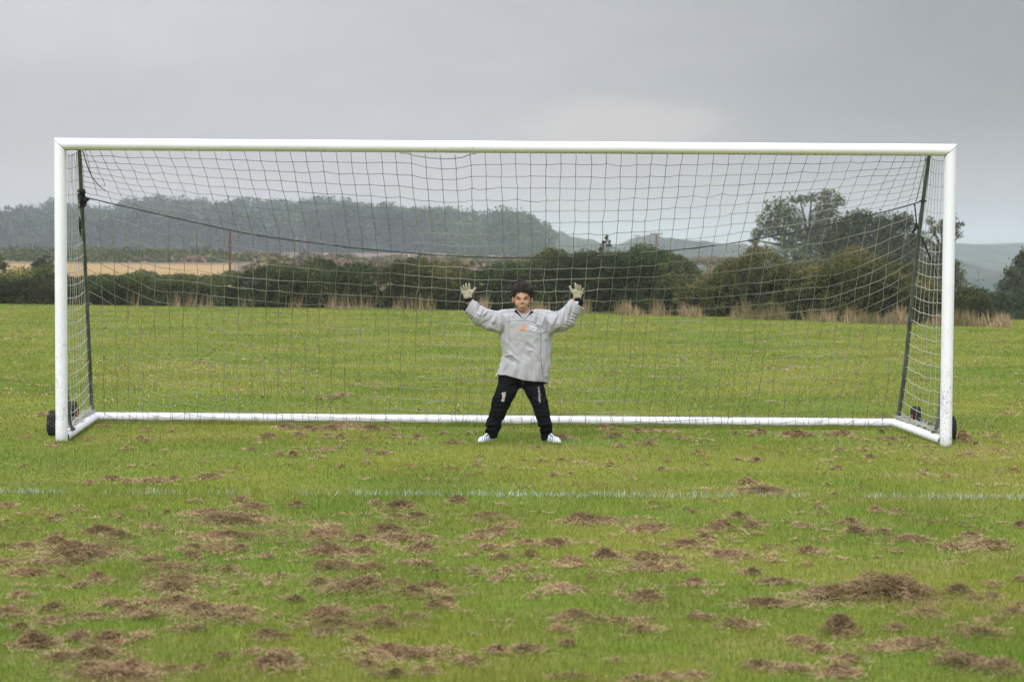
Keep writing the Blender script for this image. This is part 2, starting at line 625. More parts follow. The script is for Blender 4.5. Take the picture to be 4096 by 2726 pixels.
CROPS = dict(A=(0, 1900, 1.683), B=(1400, 1900, 1.683), C=(2800, 1900, 1.818), D=(900, 1500, 2.356), E=(2180, 1500, 1.931),
             F=(100, 1500, 3.927), G=(3400, 1500, 3.385))
HEAPS = dict(
A="50,200,110,45 750,20,90,30 600,55,60,25 850,45,50,30 1030,35,180,30 1180,20,60,25 1410,10,140,25 1310,172,60,25 1620,165,90,40 1380,245,180,50 1700,215,160,35 1580,285,380,75 930,215,50,50 2000,195,90,60 345,300,70,35 1020,340,90,45 660,370,190,80 790,390,120,90 560,510,420,100 480,580,280,50 180,470,130,50 370,450,160,45 1560,400,390,60 1900,385,90,40 2180,390,250,80 2240,345,100,35 1300,485,120,45 1450,480,160,45 1620,495,90,50 2200,500,260,80 2240,600,240,70 30,590,120,40 220,660,190,40 1010,560,170,70 1130,610,260,90 1290,545,90,45 1790,545,70,30 1540,620,130,60 140,780,120,100 650,690,120,70 540,740,90,40 1080,690,220,35 1250,700,300,50 1170,760,200,60 2150,720,120,50 2300,760,180,50 2000,820,80,90 780,860,160,55 60,910,170,90 350,890,130,55 350,970,180,60 980,850,100,40 1190,850,260,80 870,910,140,55 1350,900,260,70 1620,900,180,70 980,950,200,50 1400,950,250,50 1620,975,220,50 620,950,220,40 2200,930,310,90 2250,1005,260,50 2010,1010,90,50 1290,1020,180,70 240,1100,230,160 130,1020,120,60 720,1090,200,120 540,1080,140,90 1800,1070,150,90 1900,1090,60,40 400,1220,200,60 640,1210,250,70 720,1290,380,110 900,1340,350,110 1340,1295,120,70 1170,1310,160,50 1840,1265,290,90 1690,1200,110,40 1880,1205,180,50 1500,1225,90,40 950,1080,130,40 2180,1060,150,50",
B="180,185,70,40 340,195,180,70 720,165,110,60 930,270,170,50 310,280,110,40 450,280,160,50 1570,295,290,50 250,355,190,90 1070,330,120,50 990,375,140,50 1365,440,130,90 2010,350,190,60 2260,450,160,90 480,485,170,60 330,425,260,40 500,415,120,30 840,415,130,35 1200,450,120,45 80,515,140,50 60,410,110,80 1710,535,170,70 2010,545,220,90 1490,580,180,60 1215,530,90,50 1020,545,120,40 940,490,120,30 120,620,180,60 480,590,170,60 850,640,110,50 1160,620,90,40 1050,645,60,30 980,700,80,40 1290,685,70,30 2220,620,100,60 2030,620,260,50 100,745,260,90 320,725,130,50 560,745,170,60 450,785,320,70 1440,755,190,55 1990,825,200,70 2320,715,130,60 210,905,150,50 580,880,120,60 430,940,140,50 650,850,90,40 40,1020,140,60 230,1000,200,70 1420,970,100,40 1540,945,200,60 1960,980,110,50 1820,985,110,40 1430,1040,120,40 1960,1040,160,40 2330,940,90,70 1680,980,90,40 430,1190,520,90 260,1180,220,60 60,1110,120,60 990,1185,130,50 1170,1170,180,60 810,1255,160,50 520,1310,120,60 310,1340,150,60 110,1270,120,70 1480,1370,300,40 1930,1375,200,50 2150,1350,160,60 2300,1345,130,50 1470,1140,70,40",
C="340,50,110,40 460,105,250,45 850,215,50,60 150,370,190,60 370,365,130,60 270,300,130,45 730,360,70,45 1095,340,110,45 1150,400,170,70 1340,415,80,35 1535,460,220,40 1440,260,80,45 1280,255,80,40 30,440,100,70 200,560,240,90 790,550,150,40 1820,515,140,60 2080,505,320,60 1960,435,130,45 2340,360,90,60 520,615,90,40 380,700,110,60 540,780,290,35 1520,880,340,90 2010,900,170,70 2120,795,110,50 2330,740,80,90 2140,870,100,50 2330,930,110,90 2280,1000,180,60 2120,1050,160,60 270,1085,210,70 30,1030,100,70 1990,1140,340,80 1900,1100,100,50 730,1200,170,70 860,1265,140,50 1560,1230,380,80 1700,1210,140,70 430,1380,200,60 700,1400,220,60 1000,1420,260,100 1430,1110,130,60 1290,1260,150,40 1060,1340,200,60 520,930,420,60",
D="970,570,110,40 1080,575,90,30 780,490,130,40 570,490,130,30 1010,495,150,50 1130,460,260,35 1380,500,120,55 1540,500,80,35 840,515,40,30 1085,680,60,25 245,695,60,30 640,755,80,40 510,755,70,20 1350,715,40,30 1490,735,110,25 1610,575,110,25 1815,583,90,35 2045,535,70,50 2140,630,110,30 1760,865,50,30 960,705,90,20 995,213,95,25 1100,182,110,15 115,135,50,25 1430,125,30,25 1330,822,50,20",
E="110,475,120,50 470,405,70,35 580,547,60,25 790,528,85,30 840,490,40,25 1170,600,35,25 815,425,60,30 925,430,90,25 720,430,90,25 530,468,120,30 1035,485,80,20 1660,435,100,30 1600,460,60,20 2290,445,130,35 1630,655,70,30 1490,640,30,30 945,655,35,25 650,645,25,25 900,725,50,20 1230,690,30,20 2260,720,60,20 1480,445,60,25",
F="1600,1150,130,60 1920,860,100,50 1900,1045,80,30 1170,795,80,30 1290,795,80,30 260,625,100,30 30,965,70,40 1000,1020,80,30 450,1100,140,25 2300,870,60,40",
G="430,760,60,50 1530,785,100,50 1540,880,90,50 540,930,50,25 560,870,150,30 1610,1080,140,40 190,1010,90,25 1700,935,70,30 910,810,60,50 20,830,60,40 1950,825,160,20")


def heap_dims(crop, cx, cy, w, h):
    ox, oy, s = CROPS[crop]
    px, py, w, h = ox + cx / s, oy + cy / s, w / s, h / s
    p = at(px, py + h * .35, 2, 0.0)
    d = p[1] - CAM[1]
    m = d / FPX
    rx = w * m / 2 * 1.28
    hh = max(.012, min(h * m * .72, rx * .55))
    ry = max(.035, min(rx * 1.2, (h * m) * d / 1.62 * .46))
    return p, d, rx, ry, hh


hg = np.random.default_rng(5)
VV, TT = [], []
for k, s in HEAPS.items():
    for q in s.split():
        p, d, rx, ry, hh = heap_dims(k, *map(float, q.split(",")))
        n = int(np.clip(76000 * rx * ry + 120, 120, 5200))
        v, t = hay(p[0], p[1], rx, ry, hh, n, hg, max(.0018, .00017 * d))
        VV.append(v); TT.append(t + .04 - .16 * hg.random())
        v, t = hay(p[0] + hg.normal(0, rx * .3), p[1] + hg.normal(0, ry * .3), rx * 1.6, ry * 1.8, .014, int(n * .6), hg, max(.0020, .00019 * d))
        VV.append(v); TT.append(t + .06)
# loose wisps between the heaps, thinning out towards the far side
for P0 in sample_field(2600, 6.8, 56, hg, 1.0):
    d = P0[1] - CAM[1]
    if P0[1] > 38 - .62 * P0[0]:
        continue
    if vnoise(P0[None, :2], .55, 8)[0] + hg.normal(0, .12) < .52 - .05 * (d < 14):
        continue
    rx = hg.uniform(.02, .11) * (1 + d / 60)
    v, t = hay(P0[0], P0[1], rx, rx * hg.uniform(.3, .8), hg.uniform(.002, .016), int(hg.uniform(12, 60)), hg, max(.0022, .00026 * d))
    VV.append(v); TT.append(t)
V = np.concatenate(VV); T = np.clip(np.concatenate(TT), 0, 1)
tag(np_mesh("dry_cuttings", V, np.arange(len(V)).reshape(-1, 4), m_hay, tint=T), "brown dried grass cuttings strewn over the pitch", "cuttings", kind="stuff")

BIG = [("C", 1350, 800, 620, 230, "largest heap of brown cuttings with a pointed top, right foreground", 1.0),
       ("C", 930, 860, 420, 110, "low brown heap joined to the left foot of the largest cuttings heap", 1.0),
       ("C", 1880, 840, 200, 100, "dark brown heap just right of the largest cuttings heap", 1.0),
       ("C", 1020, 1100, 250, 180, "round greenish-brown ball of cuttings below the largest heap", 1.3),
       ("C", 1640, 1005, 260, 70, "long thin roll of dark cuttings below the largest heap", 1.0),
       ("C", 1900, 1340, 330, 130, "pale brown heap near the bottom right corner", 1.0),
       ("C", 2170, 1370, 320, 190, "dark heap touching the bottom right corner of the grass", 1.1),
       ("A", 240, 1100, 230, 160, "tall rounded brown heap near the bottom left corner", 1.3),
       ("A", 800, 1320, 480, 130, "wide flat pale brown heap at the bottom edge, left of centre", 1.0),
       ("A", 1800, 1070, 150, 90, "small dark domed heap standing alone left of centre", 1.2),
       ("B", 1365, 440, 130, 90, "single round tuft of cuttings straight below the goalkeeper", 1.2),
       ("D", 410, 570, 140, 60, "curled brown clod in front of the left half of the back bar", 1.1),
       ("D", 705, 555, 90, 45, "dark ring-shaped clod of cuttings in front of the back bar", 1.1),
       ("E", 1940, 450, 200, 50, "flat brown clod in front of the right half of the back bar", 1.0),
       ("F", 1820, 985, 110, 65, "dark clod of cuttings just inside the left post", 1.1),
       ("G", 265, 1095, 110, 60, "small pale clod of cuttings left of the right post base", 1.0),
       ("G", 1530, 830, 120, 70, "brown clod of cuttings just outside the right post", 1.0)]
for k, cx, cy, w, h, lab, hs in BIG:
    p, d, rx, ry, hh = heap_dims(k, cx, cy, w, h)
    n = int(np.clip(110000 * rx * ry + 400, 500, 15000))
    v, t = hay(p[0], p[1], rx, ry, hh * hs, n, hg, max(.0019, .00018 * d), .05)
    tag(np_mesh("cuttings_heap", v, np.arange(len(v)).reshape(-1, 4), m_hay, tint=t), lab, "heap of cuttings", "heaps of dried grass cuttings")

# clover heads and daisies behind the goal
M = Mat("clover_white", (.5, .5, .45), .9, .1)
cg = np.random.default_rng(3)
P = np.concatenate([at(cg.uniform(60, 1300, 60), cg.uniform(1430, 1640, 60), 2, 0.0),
                    at(cg.uniform(1300, 4000, 26), cg.uniform(1450, 1660, 26), 2, 0.0)])
A = P + [0, 0, .02]; B = P + [0, 0, .038]
V, Fc = tube_arr(A, B, cg.uniform(.002, .006, len(P)), cg.uniform(.002, .005, len(P)), 6)
caps = (np.arange(len(P)) * 12)[:, None] + np.arange(6, 12)[None]
me_v = V
o = np_mesh("clover_flowers", me_v, np.concatenate([Fc, caps[:, [0, 1, 2, 3]], caps[:, [0, 3, 4, 5]]]), M.m)
tag(o, "tiny white clover heads dotted in the grass behind the goal", "clover", kind="stuff")
# ------------------------------------------------------------------ goal frame
def painted(name, algae=False, scuff=False):
    M = Mat(name, (.83, .85, .90), .38, .4)
    base = (.83, .85, .90)
    c = M.mix(M.noise(3, 3, lo=.35, hi=.75), base, (.79, .815, .855))
    x, y, z = M.xyz()
    if scuff:
        # grass stains and ball scuffs, denser towards the foot
        low = M.rng(z, .15, 1.5, 1.0, 0.0)
        s1 = M.noise(26, 2, .5, stretch=(1, 1, .28))
        s1 = M.math("MULTIPLY", M.rng(s1, .494, .503), M.rng(s1, .503, .517, 1, 0))
        patch = M.noise(7, 2, lo=.40, hi=.55)
        c = M.mix(M.math("MULTIPLY", M.math("MULTIPLY", s1, patch), M.math("MULTIPLY", low, 1.0)), c, (.10, .09, .07))
        sp = M.noise(60, 3, .65, lo=.58, hi=.70)
        c = M.mix(M.math("MULTIPLY", M.math("MULTIPLY", sp, low), .55), c, (.3, .25, .17))
        c = M.mix(M.math("MULTIPLY", M.rng(z, 0.0, .10, 1, 0), .5), c, (.35, .36, .24))
    if algae:
        e = M.rng(M.math("ADD", z, M.math("MULTIPLY", M.math("SUBTRACT", M.noise(34, 4, .7), .5), -.045)), 2.427, 2.442, 1, 0)
        c = M.mix(M.math("MULTIPLY", e, M.noise(2.2, 3, lo=.25, hi=.6)), c, (.11, .13, .035))
        s = M.noise(14, 3, .7, lo=.70, hi=.74)
        c = M.mix(M.math("MULTIPLY", s, .6), c, (.25, .25, .22))
    M.color(c)
    return M.m


m_post = painted("post_paint", scuff=True)
m_bar = painted("crossbar_paint", algae=True)
M = Mat("ground_bar_paint", rough=.45)
x, y, z = M.xyz()
c = M.mix(M.noise(9, 4, .7, lo=.55, hi=.75), (.79, .81, .85), (.52, .5, .44))
s1 = M.noise(30, 2, .5, stretch=(1, 1, .6))
s1 = M.math("MULTIPLY", M.rng(s1, .497, .503), M.rng(s1, .503, .511, 1, 0))
c = M.mix(M.math("MULTIPLY", s1, M.noise(5, 2, lo=.5, hi=.62)), c, (.14, .09, .06))
c = M.mix(M.math("MULTIPLY", M.rng(z, 0.0, .035, 1, 0), .6), c, (.3, .3, .18))
m_gbar = M.color(c).m
M = Mat("galvanised_grey", (.13, .15, .155), .5, .4, .25)
m_steel = M.color(M.mix(M.noise(12, 4, stretch=(1, 1, .2), lo=.35, hi=.7), (.085, .10, .105), (.17, .19, .2))).m
M = Mat("net_cord", rough=.9, spec=.1)
m_net = M.color(M.mix(M.noise(1.3, 3, lo=.4, hi=.62), (.18, .19, .13), (.36, .365, .30))).m
m_netp = Mat("pale_net_cord", (.42, .43, .38), .9, .1).m
m_seam = Mat("seam_dark", (.05, .05, .05), .8).m
m_black = Mat("black_tape", (.012, .012, .014), .55, .3).m
M = Mat("tyre_rubber", (.025, .025, .025), .85, .2)
m_tyre = M.color(M.mix(M.noise(22, 4, .7, lo=.5, hi=.68), (.022, .022, .024), (.13, .11, .05))).m
m_rim = Mat("red_rim", (.33, .05, .045), .5).m

goal = empty("football_goal", (0, 0, 0))
tag(goal, "full size white football goal with a grey cord net standing on the grass", "goal")
RA, RB = .05, .06      # half width across, half depth
NS = 28
an = np.arange(NS) * 2 * np.pi / NS
HX, HZ = 3.71, 2.480


def post(sx):
    V, F = [], []
    zs = [-.03, .02, .3, .8, 1.4, 2.0, None]
    for z in zs:
        for a in an:
            lx, ly = RA * math.cos(a), RB * math.sin(a)
            zz_ = HZ + lx - .0012 if z is None else z
            V.append((sx * (HX + lx), ly, zz_))
    for i in range(len(zs) - 1):
        for k in range(NS):
            a, b = i * NS + k, i * NS + (k + 1) % NS
            F.append((a, b, b + NS, a + NS) if sx > 0 else (a, a + NS, b + NS, b))
    o = clean_mesh("post", [(np.array(V), np.array(F))], m_post, goal)
    return o


tag(post(-1), "left upright, scuffed near its foot")
tag(post(1), "right upright, scuffed near its foot")
V, F = [], []
xs_ = np.linspace(-1, 1, 41)
for x_ in xs_:
    for a in an:
        lz, ly = RA * math.cos(a), RB * math.sin(a)
        V.append((x_ * (HX + lz), ly, HZ + lz + .0012))
for i in range(len(xs_) - 1):
    for k in range(NS):
        a, b = i * NS + k, i * NS + (k + 1) % NS
        F.append((a, a + NS, b + NS, b))
clean_mesh("crossbar", [(np.array(V), np.array(F))], m_bar, goal)
# dark lines of the mitre joints
for sx in (-1, 1):
    L = np.array([(sx * (HX + RA * 1.012 * math.cos(a)), RB * 1.012 * math.sin(a), HZ + RA * 1.012 * math.cos(a)) for a in np.append(an, an[0])])
    V, F = tube_arr(L[:-1], L[1:], .0016)
    np_mesh("mitre_seam", V, F, m_seam, goal)

# back and side ground bars (corner points found on the pitch plane)
BL = at(388, 1684, 2, 0.0); BR = at(3567, 1710, 2, 0.0)
rb = .043
zb = rb - .004
L0 = np.array([-3.70, .05, zb]); L1 = np.array([BL[0] - .03, BL[1] + rb, zb])
R1 = np.array([BR[0] + .03, BR[1] + rb, zb]); R0 = np.array([3.70, .05, zb])


def bar(name, A, B, r, parent=goal, n=24, mat=None):
    t = np.linspace(0, 1, 12)[:, None]
    V, F = sweep(A + (B - A) * t, r, n)
    return clean_mesh(name, [(V, F)], mat or m_gbar, parent)


def mitre_pipe(name, pts, r, nl, nr):
    """straight pipe cut at both ends by vertical planes with normals nl, nr"""
    A, B = pts
    d = (B - A) / np.linalg.norm(B - A)
    up = np.array([0, 0, 1.]); u = np.cross(d, up)
    V, F = [], []
    n = 24
    ts = np.linspace(0, 1, 10)
    for i, t in enumerate(ts):
        for k in range(n):
            a = 2 * math.pi * k / n
            o = u * r * math.cos(a) + up * r * math.sin(a)
            p = A + (B - A) * t + o
            if i == 0 and nl is not None:
                p = p - d * (((p - A) @ nl) / (d @ nl))
            if i == len(ts) - 1 and nr is not None:
                p = p - d * (((p - B) @ nr) / (d @ nr))
            V.append(p)
    for i in range(len(ts) - 1):
        for k in range(n):
            a, b = i * n + k, i * n + (k + 1) % n
            F.append((a, b, b + n, a + n))
    return clean_mesh(name, [(np.array(V), np.array(F))], m_gbar, goal)


dL = (L1 - L0) / np.linalg.norm(L1 - L0); dB = (R1 - L1) / np.linalg.norm(R1 - L1); dR = (R0 - R1) / np.linalg.norm(R0 - R1)
mitre_pipe("side_bar", (L0, L1), rb, None, dL + dB)
mitre_pipe("side_bar", (R1, R0), rb, dB + dR, None)
mitre_pipe("back_bar", (L1, R1), rb, dL + dB, dB + dR)
# faded red sticker on the middle of the back bar
M = Mat("faded_sticker", (.72, .50, .50), .6)
m_stick = M.m
c0 = L1 + (R1 - L1) * .52
parts = []
for a0 in (0, 1):
    zz0 = .045 + .026 * (a0 * 2 - 1)
    parts.append(box_part((at(2070, 1680, 1, c0[1])[0], c0[1] - rb - .001, zb + .024 * (a0 * 2 - 1) + 0), (.06, .003, .004)))
ringp = np.array([(at(2082, 1680, 1, c0[1])[0] + .011 * math.cos(a), c0[1] - rb - .002, zb + .011 * math.sin(a)) for a in np.linspace(0, 2 * math.pi, 17)])
parts.append(tube_arr(ringp[:-1], ringp[1:], .0016))
parts.append(tube_arr(ringp[2:3], ringp[10:11], .0016))
clean_mesh("sticker", parts, m_stick, goal, smooth=False)

# stanchions
def curve_pts(P, n=26):
    P = np.array(P, float)
    t = np.linspace(0, 1, len(P)); q = np.linspace(0, 1, n)
    out = np.stack([np.interp(q, t, P[:, k]) for k in range(3)], 1)
    for _ in range(3):
        out[1:-1] = out[:-2] * .25 + out[1:-1] * .5 + out[2:] * .25
    return out


def lerp3(A, B, t):
    return A + (B - A) * t


def stanchion(pxs, yb):
    """pxs: list of (px, py); depth runs from the crossbar to the back corner in step with height"""
    P = []
    for px, py in pxs:
        Y = .06
        for _ in range(12):
            p = at(px, py, 1, Y)
            z = p[2]
            Y = .06 + (yb - .06) * np.clip((2.46 - z) / 2.40, 0, 1)
        P.append(p)
    return np.array(P)


SL = stanchion([(317, 590), (322, 700), (331, 880), (341, 1085), (351, 1290), (358, 1450), (364, 1600), (372, 1660)], L1[1])
SR = stanchion([(3718, 610), (3703, 720), (3685, 860), (3668, 1010), (3650, 1180), (3632, 1360), (3614, 1530), (3590, 1682)], R1[1])


def tube_obj(name, pts, rad, mat, parent=None, sides=12, flat=None):
    V, F = sweep(pts, rad, sides, flat)
    return clean_mesh(name, [(V, F)], mat, parent)


def dense(P, n=40):
    P = np.asarray(P, float)
    s = np.concatenate([[0], np.cumsum(np.linalg.norm(np.diff(P, axis=0), axis=1))])
    q = np.linspace(0, s[-1], n)
    return np.stack([np.interp(q, s, P[:, k]) for k in range(3)], 1)


for S in (SL, SR):
    D = dense(S, 36)
    tube_obj("stanchion", D, np.linspace(.016, .021, 36), m_steel, goal, 12, (1.0, 1.25))
    t = tube_arr(D[:-1] + [.004, -.021, 0], D[1:] + [.004, -.021, 0], .0035)
    np_mesh("stanchion_rib", t[0], t[1], m_steel, goal)
for sx in (-1, 1):
    p = curve_pts([(sx * 3.68, .36, .080), (sx * 3.682, .28, .088), (sx * 3.688, .20, .17), (sx * 3.695, .14, .42), (sx * 3.703, .09, .8)], 20)
    tube_obj("foot_brace", p, .015, m_steel, goal, 10)


# transport wheels
def wheel(px, pyb, R=.12, W=.085, lean=0.0):
    p = at(px, pyb, 2, 0.0)
    c = np.array([p[0], p[1] + .02, R - .008])
    n = 40
    prof = [(-.5, .62), (-.5, .80), (-.44, .93), (-.28, .99), (0, 1.0), (.28, .99), (.44, .93), (.5, .80), (.5, .62)]
    V, F = [], []
    for i in range(n):
        a = 2 * math.pi * i / n
        for j, (wx, rr) in enumerate(prof):
            k = rr * R
            if 2 <= j <= 6:
                k += .0045 * (1 if (i // 1 + j) % 2 else -1)
            V.append((c[0] + wx * W, c[1] + k * math.cos(a), c[2] + k * math.sin(a)))
    m = len(prof)
    for i in range(n):
        for j in range(m - 1):
            a, b = i * m + j, ((i + 1) % n) * m + j
            F.append((a, a + 1, b + 1, b))
    w = empty("wheel", tuple(c))
    w.parent = goal
    clean_mesh("tyre", [(np.array(V), np.array(F))], m_tyre, w, smooth=False)
    V, F = [], []
    prof = [(-.42, 0), (-.42, .25), (-.2, .3), (-.2, .5), (-.46, .64), (.46, .64), (.2, .5), (.2, .3), (.42, .25), (.42, 0)]
    m = len(prof)
    for i in range(24):
        a = 2 * math.pi * i / 24
        for wx, rr in prof:
            V.append((c[0] + wx * W, c[1] + rr * R * math.cos(a), c[2] + rr * R * math.sin(a)))
    for i in range(24):
        for j in range(m - 1):
            a, b = i * m + j, ((i + 1) % 24) * m + j
            F.append((a, a + 1, b + 1, b))
    clean_mesh("rim", [(np.array(V), np.array(F))], m_rim, w, smooth=False)
    return c


w1 = wheel(212, 1741, .112, .085); w2 = wheel(288, 1692, .105, .085)
w3 = wheel(3664, 1712, .105, .078); w4 = wheel(3800, 1762, .112, .08)
for a_, b_ in ((w1, w2), (w3, w4)):
    tube_obj("axle", dense([a_, b_], 4), .012, m_steel, goal, 8)

# ------------------------------------------------------------------ net
ng = np.random.default_rng(21)
rope_x = [345, 640, 1000, 1400, 1700, 1900, 2100, 2300, 2500, 2800, 3000, 3200, 3400, 3560, 3685]
rope_y = [790, 858, 938, 990, 1017, 1029, 1031, 1028, 1020, 990, 962, 925, 880, 842, 806]
sh_x = [335, 450, 550, 850, 1370, 2000, 2400, 2700, 3100, 3450, 3600, 3690]
sh_y = [13, 95, 124, 112, 60, 15, -20, -50, -100, -125, -80, -12]
bt_x = [335, 528, 900, 1300, 2000, 2500, 3000, 3400, 3690]
bt_y = [32, 12, 0, -25, -32, -80, -105, -125, -100]
NI = 60
YSL = np.interp(790, [590, 1660], [.06, L1[1]])


def rope_depth(x):
    u = np.clip((np.asarray(x) - 335) / 3355, 0, 1)
    return .42 + 1.9 * u * (1 - u)


def net_xyz(px, py):
    """photo pixel of the back net -> world, on a surface bellying from crossbar over the rope to the back bar"""
    ry = np.interp(px, rope_x, rope_y)
    ty = 606 + (px - 267) * .0071
    by = 1693 + (px - 388) * .0080
    yr = rope_depth(px)
    yb = np.interp(px, [372, 3590], [L1[1], R1[1]]) - rb - .008
    a = np.clip((py - ty) / (ry - ty), 0, 1)
    b = np.clip((py - ry) / (by - ry), 0, 1)
    Y = np.where(py < ry, .045 + (yr - .045) * a ** 1.1, yr + (yb - yr) * b ** .85)
    return at(px, py, 1, Y)


def sag_top(x):
    return np.interp(x, [1627, 1660, 1720, 1790, 1845, 1890], [0, 10, 19, 22, 17, 0])


rows_top, rows_bot = 9, 19
node = {}
wob = lambda i, j, s: ng.normal(0, s)
for i in range(NI + 1):
    xr = 340 + i * (3688 - 340) / NI
    ry = float(np.interp(xr, rope_x, rope_y))
    xt = xr - float(np.interp(xr, sh_x, sh_y))
    ty = 596 + (xt - 267) * .0071 + float(sag_top(xt))
    colw = ng.normal(0, 1.4)
    for v in range(rows_top + 1):
        t = v / rows_top
        tt = t ** .98
        px = xt + (xr - xt) * tt + (wob(i, v, 1.6) + colw if 0 < i < NI and v else 0)
        py = ty + (ry - ty) * tt + (wob(i, v, 2.2) if v else 0)
        if v == 0:
            py -= 4
        node[i, v] = (px, py)
    xb = xr + float(np.interp(xr, bt_x, bt_y))
    e = float(np.interp(xr, [340, 430, 620, 1000, 1600, 2450, 3000, 3380, 3600, 3690], [0, 36, 74, 40, 0, 0, 40, 74, 36, 0]))
    for m in range(1, rows_bot + 1):
        g_ = 46.2 if abs(xr - 2010) > 1300 else 44.6
        py = ry + g_ * m + e * min(m / 3.0, 1) + wob(i, m, 2.4)
        t = np.clip((py - ry) / (1690 - ry), 0, 1)
        px = xr + (xb - xr) * t + wob(i, m, 2.4) + colw
        yl = 1690 + (px - 388) * .0078
        if i == 0:
            px = float(np.interp(py, [790, 1085, 1290, 1450, 1650], [335, 343, 353, 360, 370]))
        if i == NI:
            px = float(np.interp(py, [806, 1010, 1180, 1360, 1530, 1680], [3682, 3664, 3646, 3628, 3608, 3588]))
        if py > yl + 30:
            break
        if py > yl - 14:                       # slack rows gather over the back bar
            py = yl - 8 + ng.uniform(-9, 9)
            px += ng.uniform(-12, 12)
        node[i, rows_top + m] = (px, py)
keys = list(node)
PX = np.array([node[k][0] for k in keys]); PY = np.array([node[k][1] for k in keys])
W3 = net_xyz(PX, PY)
# small real sideways play of every knot
W3 = W3 + ng.normal(0, .006, W3.shape) * [0, 1, 0]
pos = {k: W3[q] for q, k in enumerate(keys)}
A, B, Rr = [], [], []


def cord(p, q, r, sag=.004):
    mid = (p + q) / 2 + np.array([ng.normal(0, .002), ng.normal(0, .004), -abs(ng.normal(0, sag))])
    A.extend([p, mid]); B.extend([mid, q]); Rr.extend([r, r])


CR_ = .0023
for (i, v), p in pos.items():
    if (i + 1, v) in pos and v > 0:
        if (i, v) in ((14, 27), (44, 25), (45, 25), (2, 6), (3, 8)):
            continue
        cord(p, pos[i + 1, v], CR_, .003)
    if (i, v + 1) in pos:
        if (i, v) in ((1, 8), (2, 9), (27, 26), (30, 26)):
            continue
        cord(p, pos[i, v + 1], CR_, .001)
# knots
kn = np.array(list(pos.values()))
V, F = tube_arr(np.array(A), np.array(B), np.array(Rr), sides=4)
V2, F2 = tube_arr(kn - [0, 0, .005], kn + [0, 0, .005], .0038, sides=4)
net = np_mesh("back_net", np.concatenate([V, V2]), np.concatenate([F, F2 + len(V)]), m_net, goal)
net["label"] = "wide square-mesh back net sagging over a black line"

# top edge line that droops under the crossbar
xs_ = np.linspace(1600, 1905, 26)
e = at(xs_, 603 + (xs_ - 267) * .0071 + sag_top(xs_), 1, .04)
tube_obj("head_rope", e, .0032, m_net, goal, 6)
# cord loops round the back bar
for i in range(2, NI - 1):
    x0 = 388 + i * (3567 - 388) / NI + ng.uniform(-8, 8)
    t = (x0 - 388) / (3567 - 388)
    c = L1 + (R1 - L1) * t
    k = ng.uniform(-.03, .03)
    a = np.linspace(.5 * math.pi, 1.55 * math.pi, 9)
    pts = np.stack([c[0] + np.linspace(0, k, 9) + .012 * np.sin(np.linspace(0, 3.1, 9)) * ng.uniform(-1, 1.6), c[1] + (rb + .003) * np.cos(a), c[2] + (rb + .003) * np.sin(a)], 1)
    V, F = tube_arr(pts[:-1], pts[1:], .0022)
    np_mesh("cord_loop", V, F, m_net, goal)
# slack bottom ropes
for row, (z0, amp) in enumerate(((rb * 2 + .001, .002), (.012, .010))):
    tt = np.linspace(.01, .99, 160)
    p = L1 + (R1 - L1) * tt[:, None]
    p[:, 1] -= (0.0 if row == 0 else rb + .012)
    p[:, 1] += amp * np.sin(tt * 260) * (row == 1)
    p[:, 2] = z0 + amp * (1 + np.sin(tt * 97) * np.cos(tt * 41)) * .8
    V, F = tube_arr(p[:-1], p[1:], .0032, sides=5)
    np_mesh("foot_rope", V, F, m_net, goal)
# the twisted ropes crossing the back bar
for pts in ([(1268, 1660), (1300, 1668), (1335, 1686)], [(1860, 1694), (1895, 1672), (1925, 1662), (1955, 1662)],
            [(2213, 1694), (2250, 1676), (2285, 1666), (2330, 1664)], [(1700, 1612), (1770, 1604), (1845, 1592), (1892, 1583), (1935, 1590), (1960, 1598)]):
    P = np.array([at(x, y, 1, L1[1] - rb - .012 - (.02 if y < 1650 else 0)) for x, y in pts])
    tube_obj("loose_rope", curve_pts(P, 18), .0045 if pts[0][0] != 1700 else .0026, m_net, goal, 6)

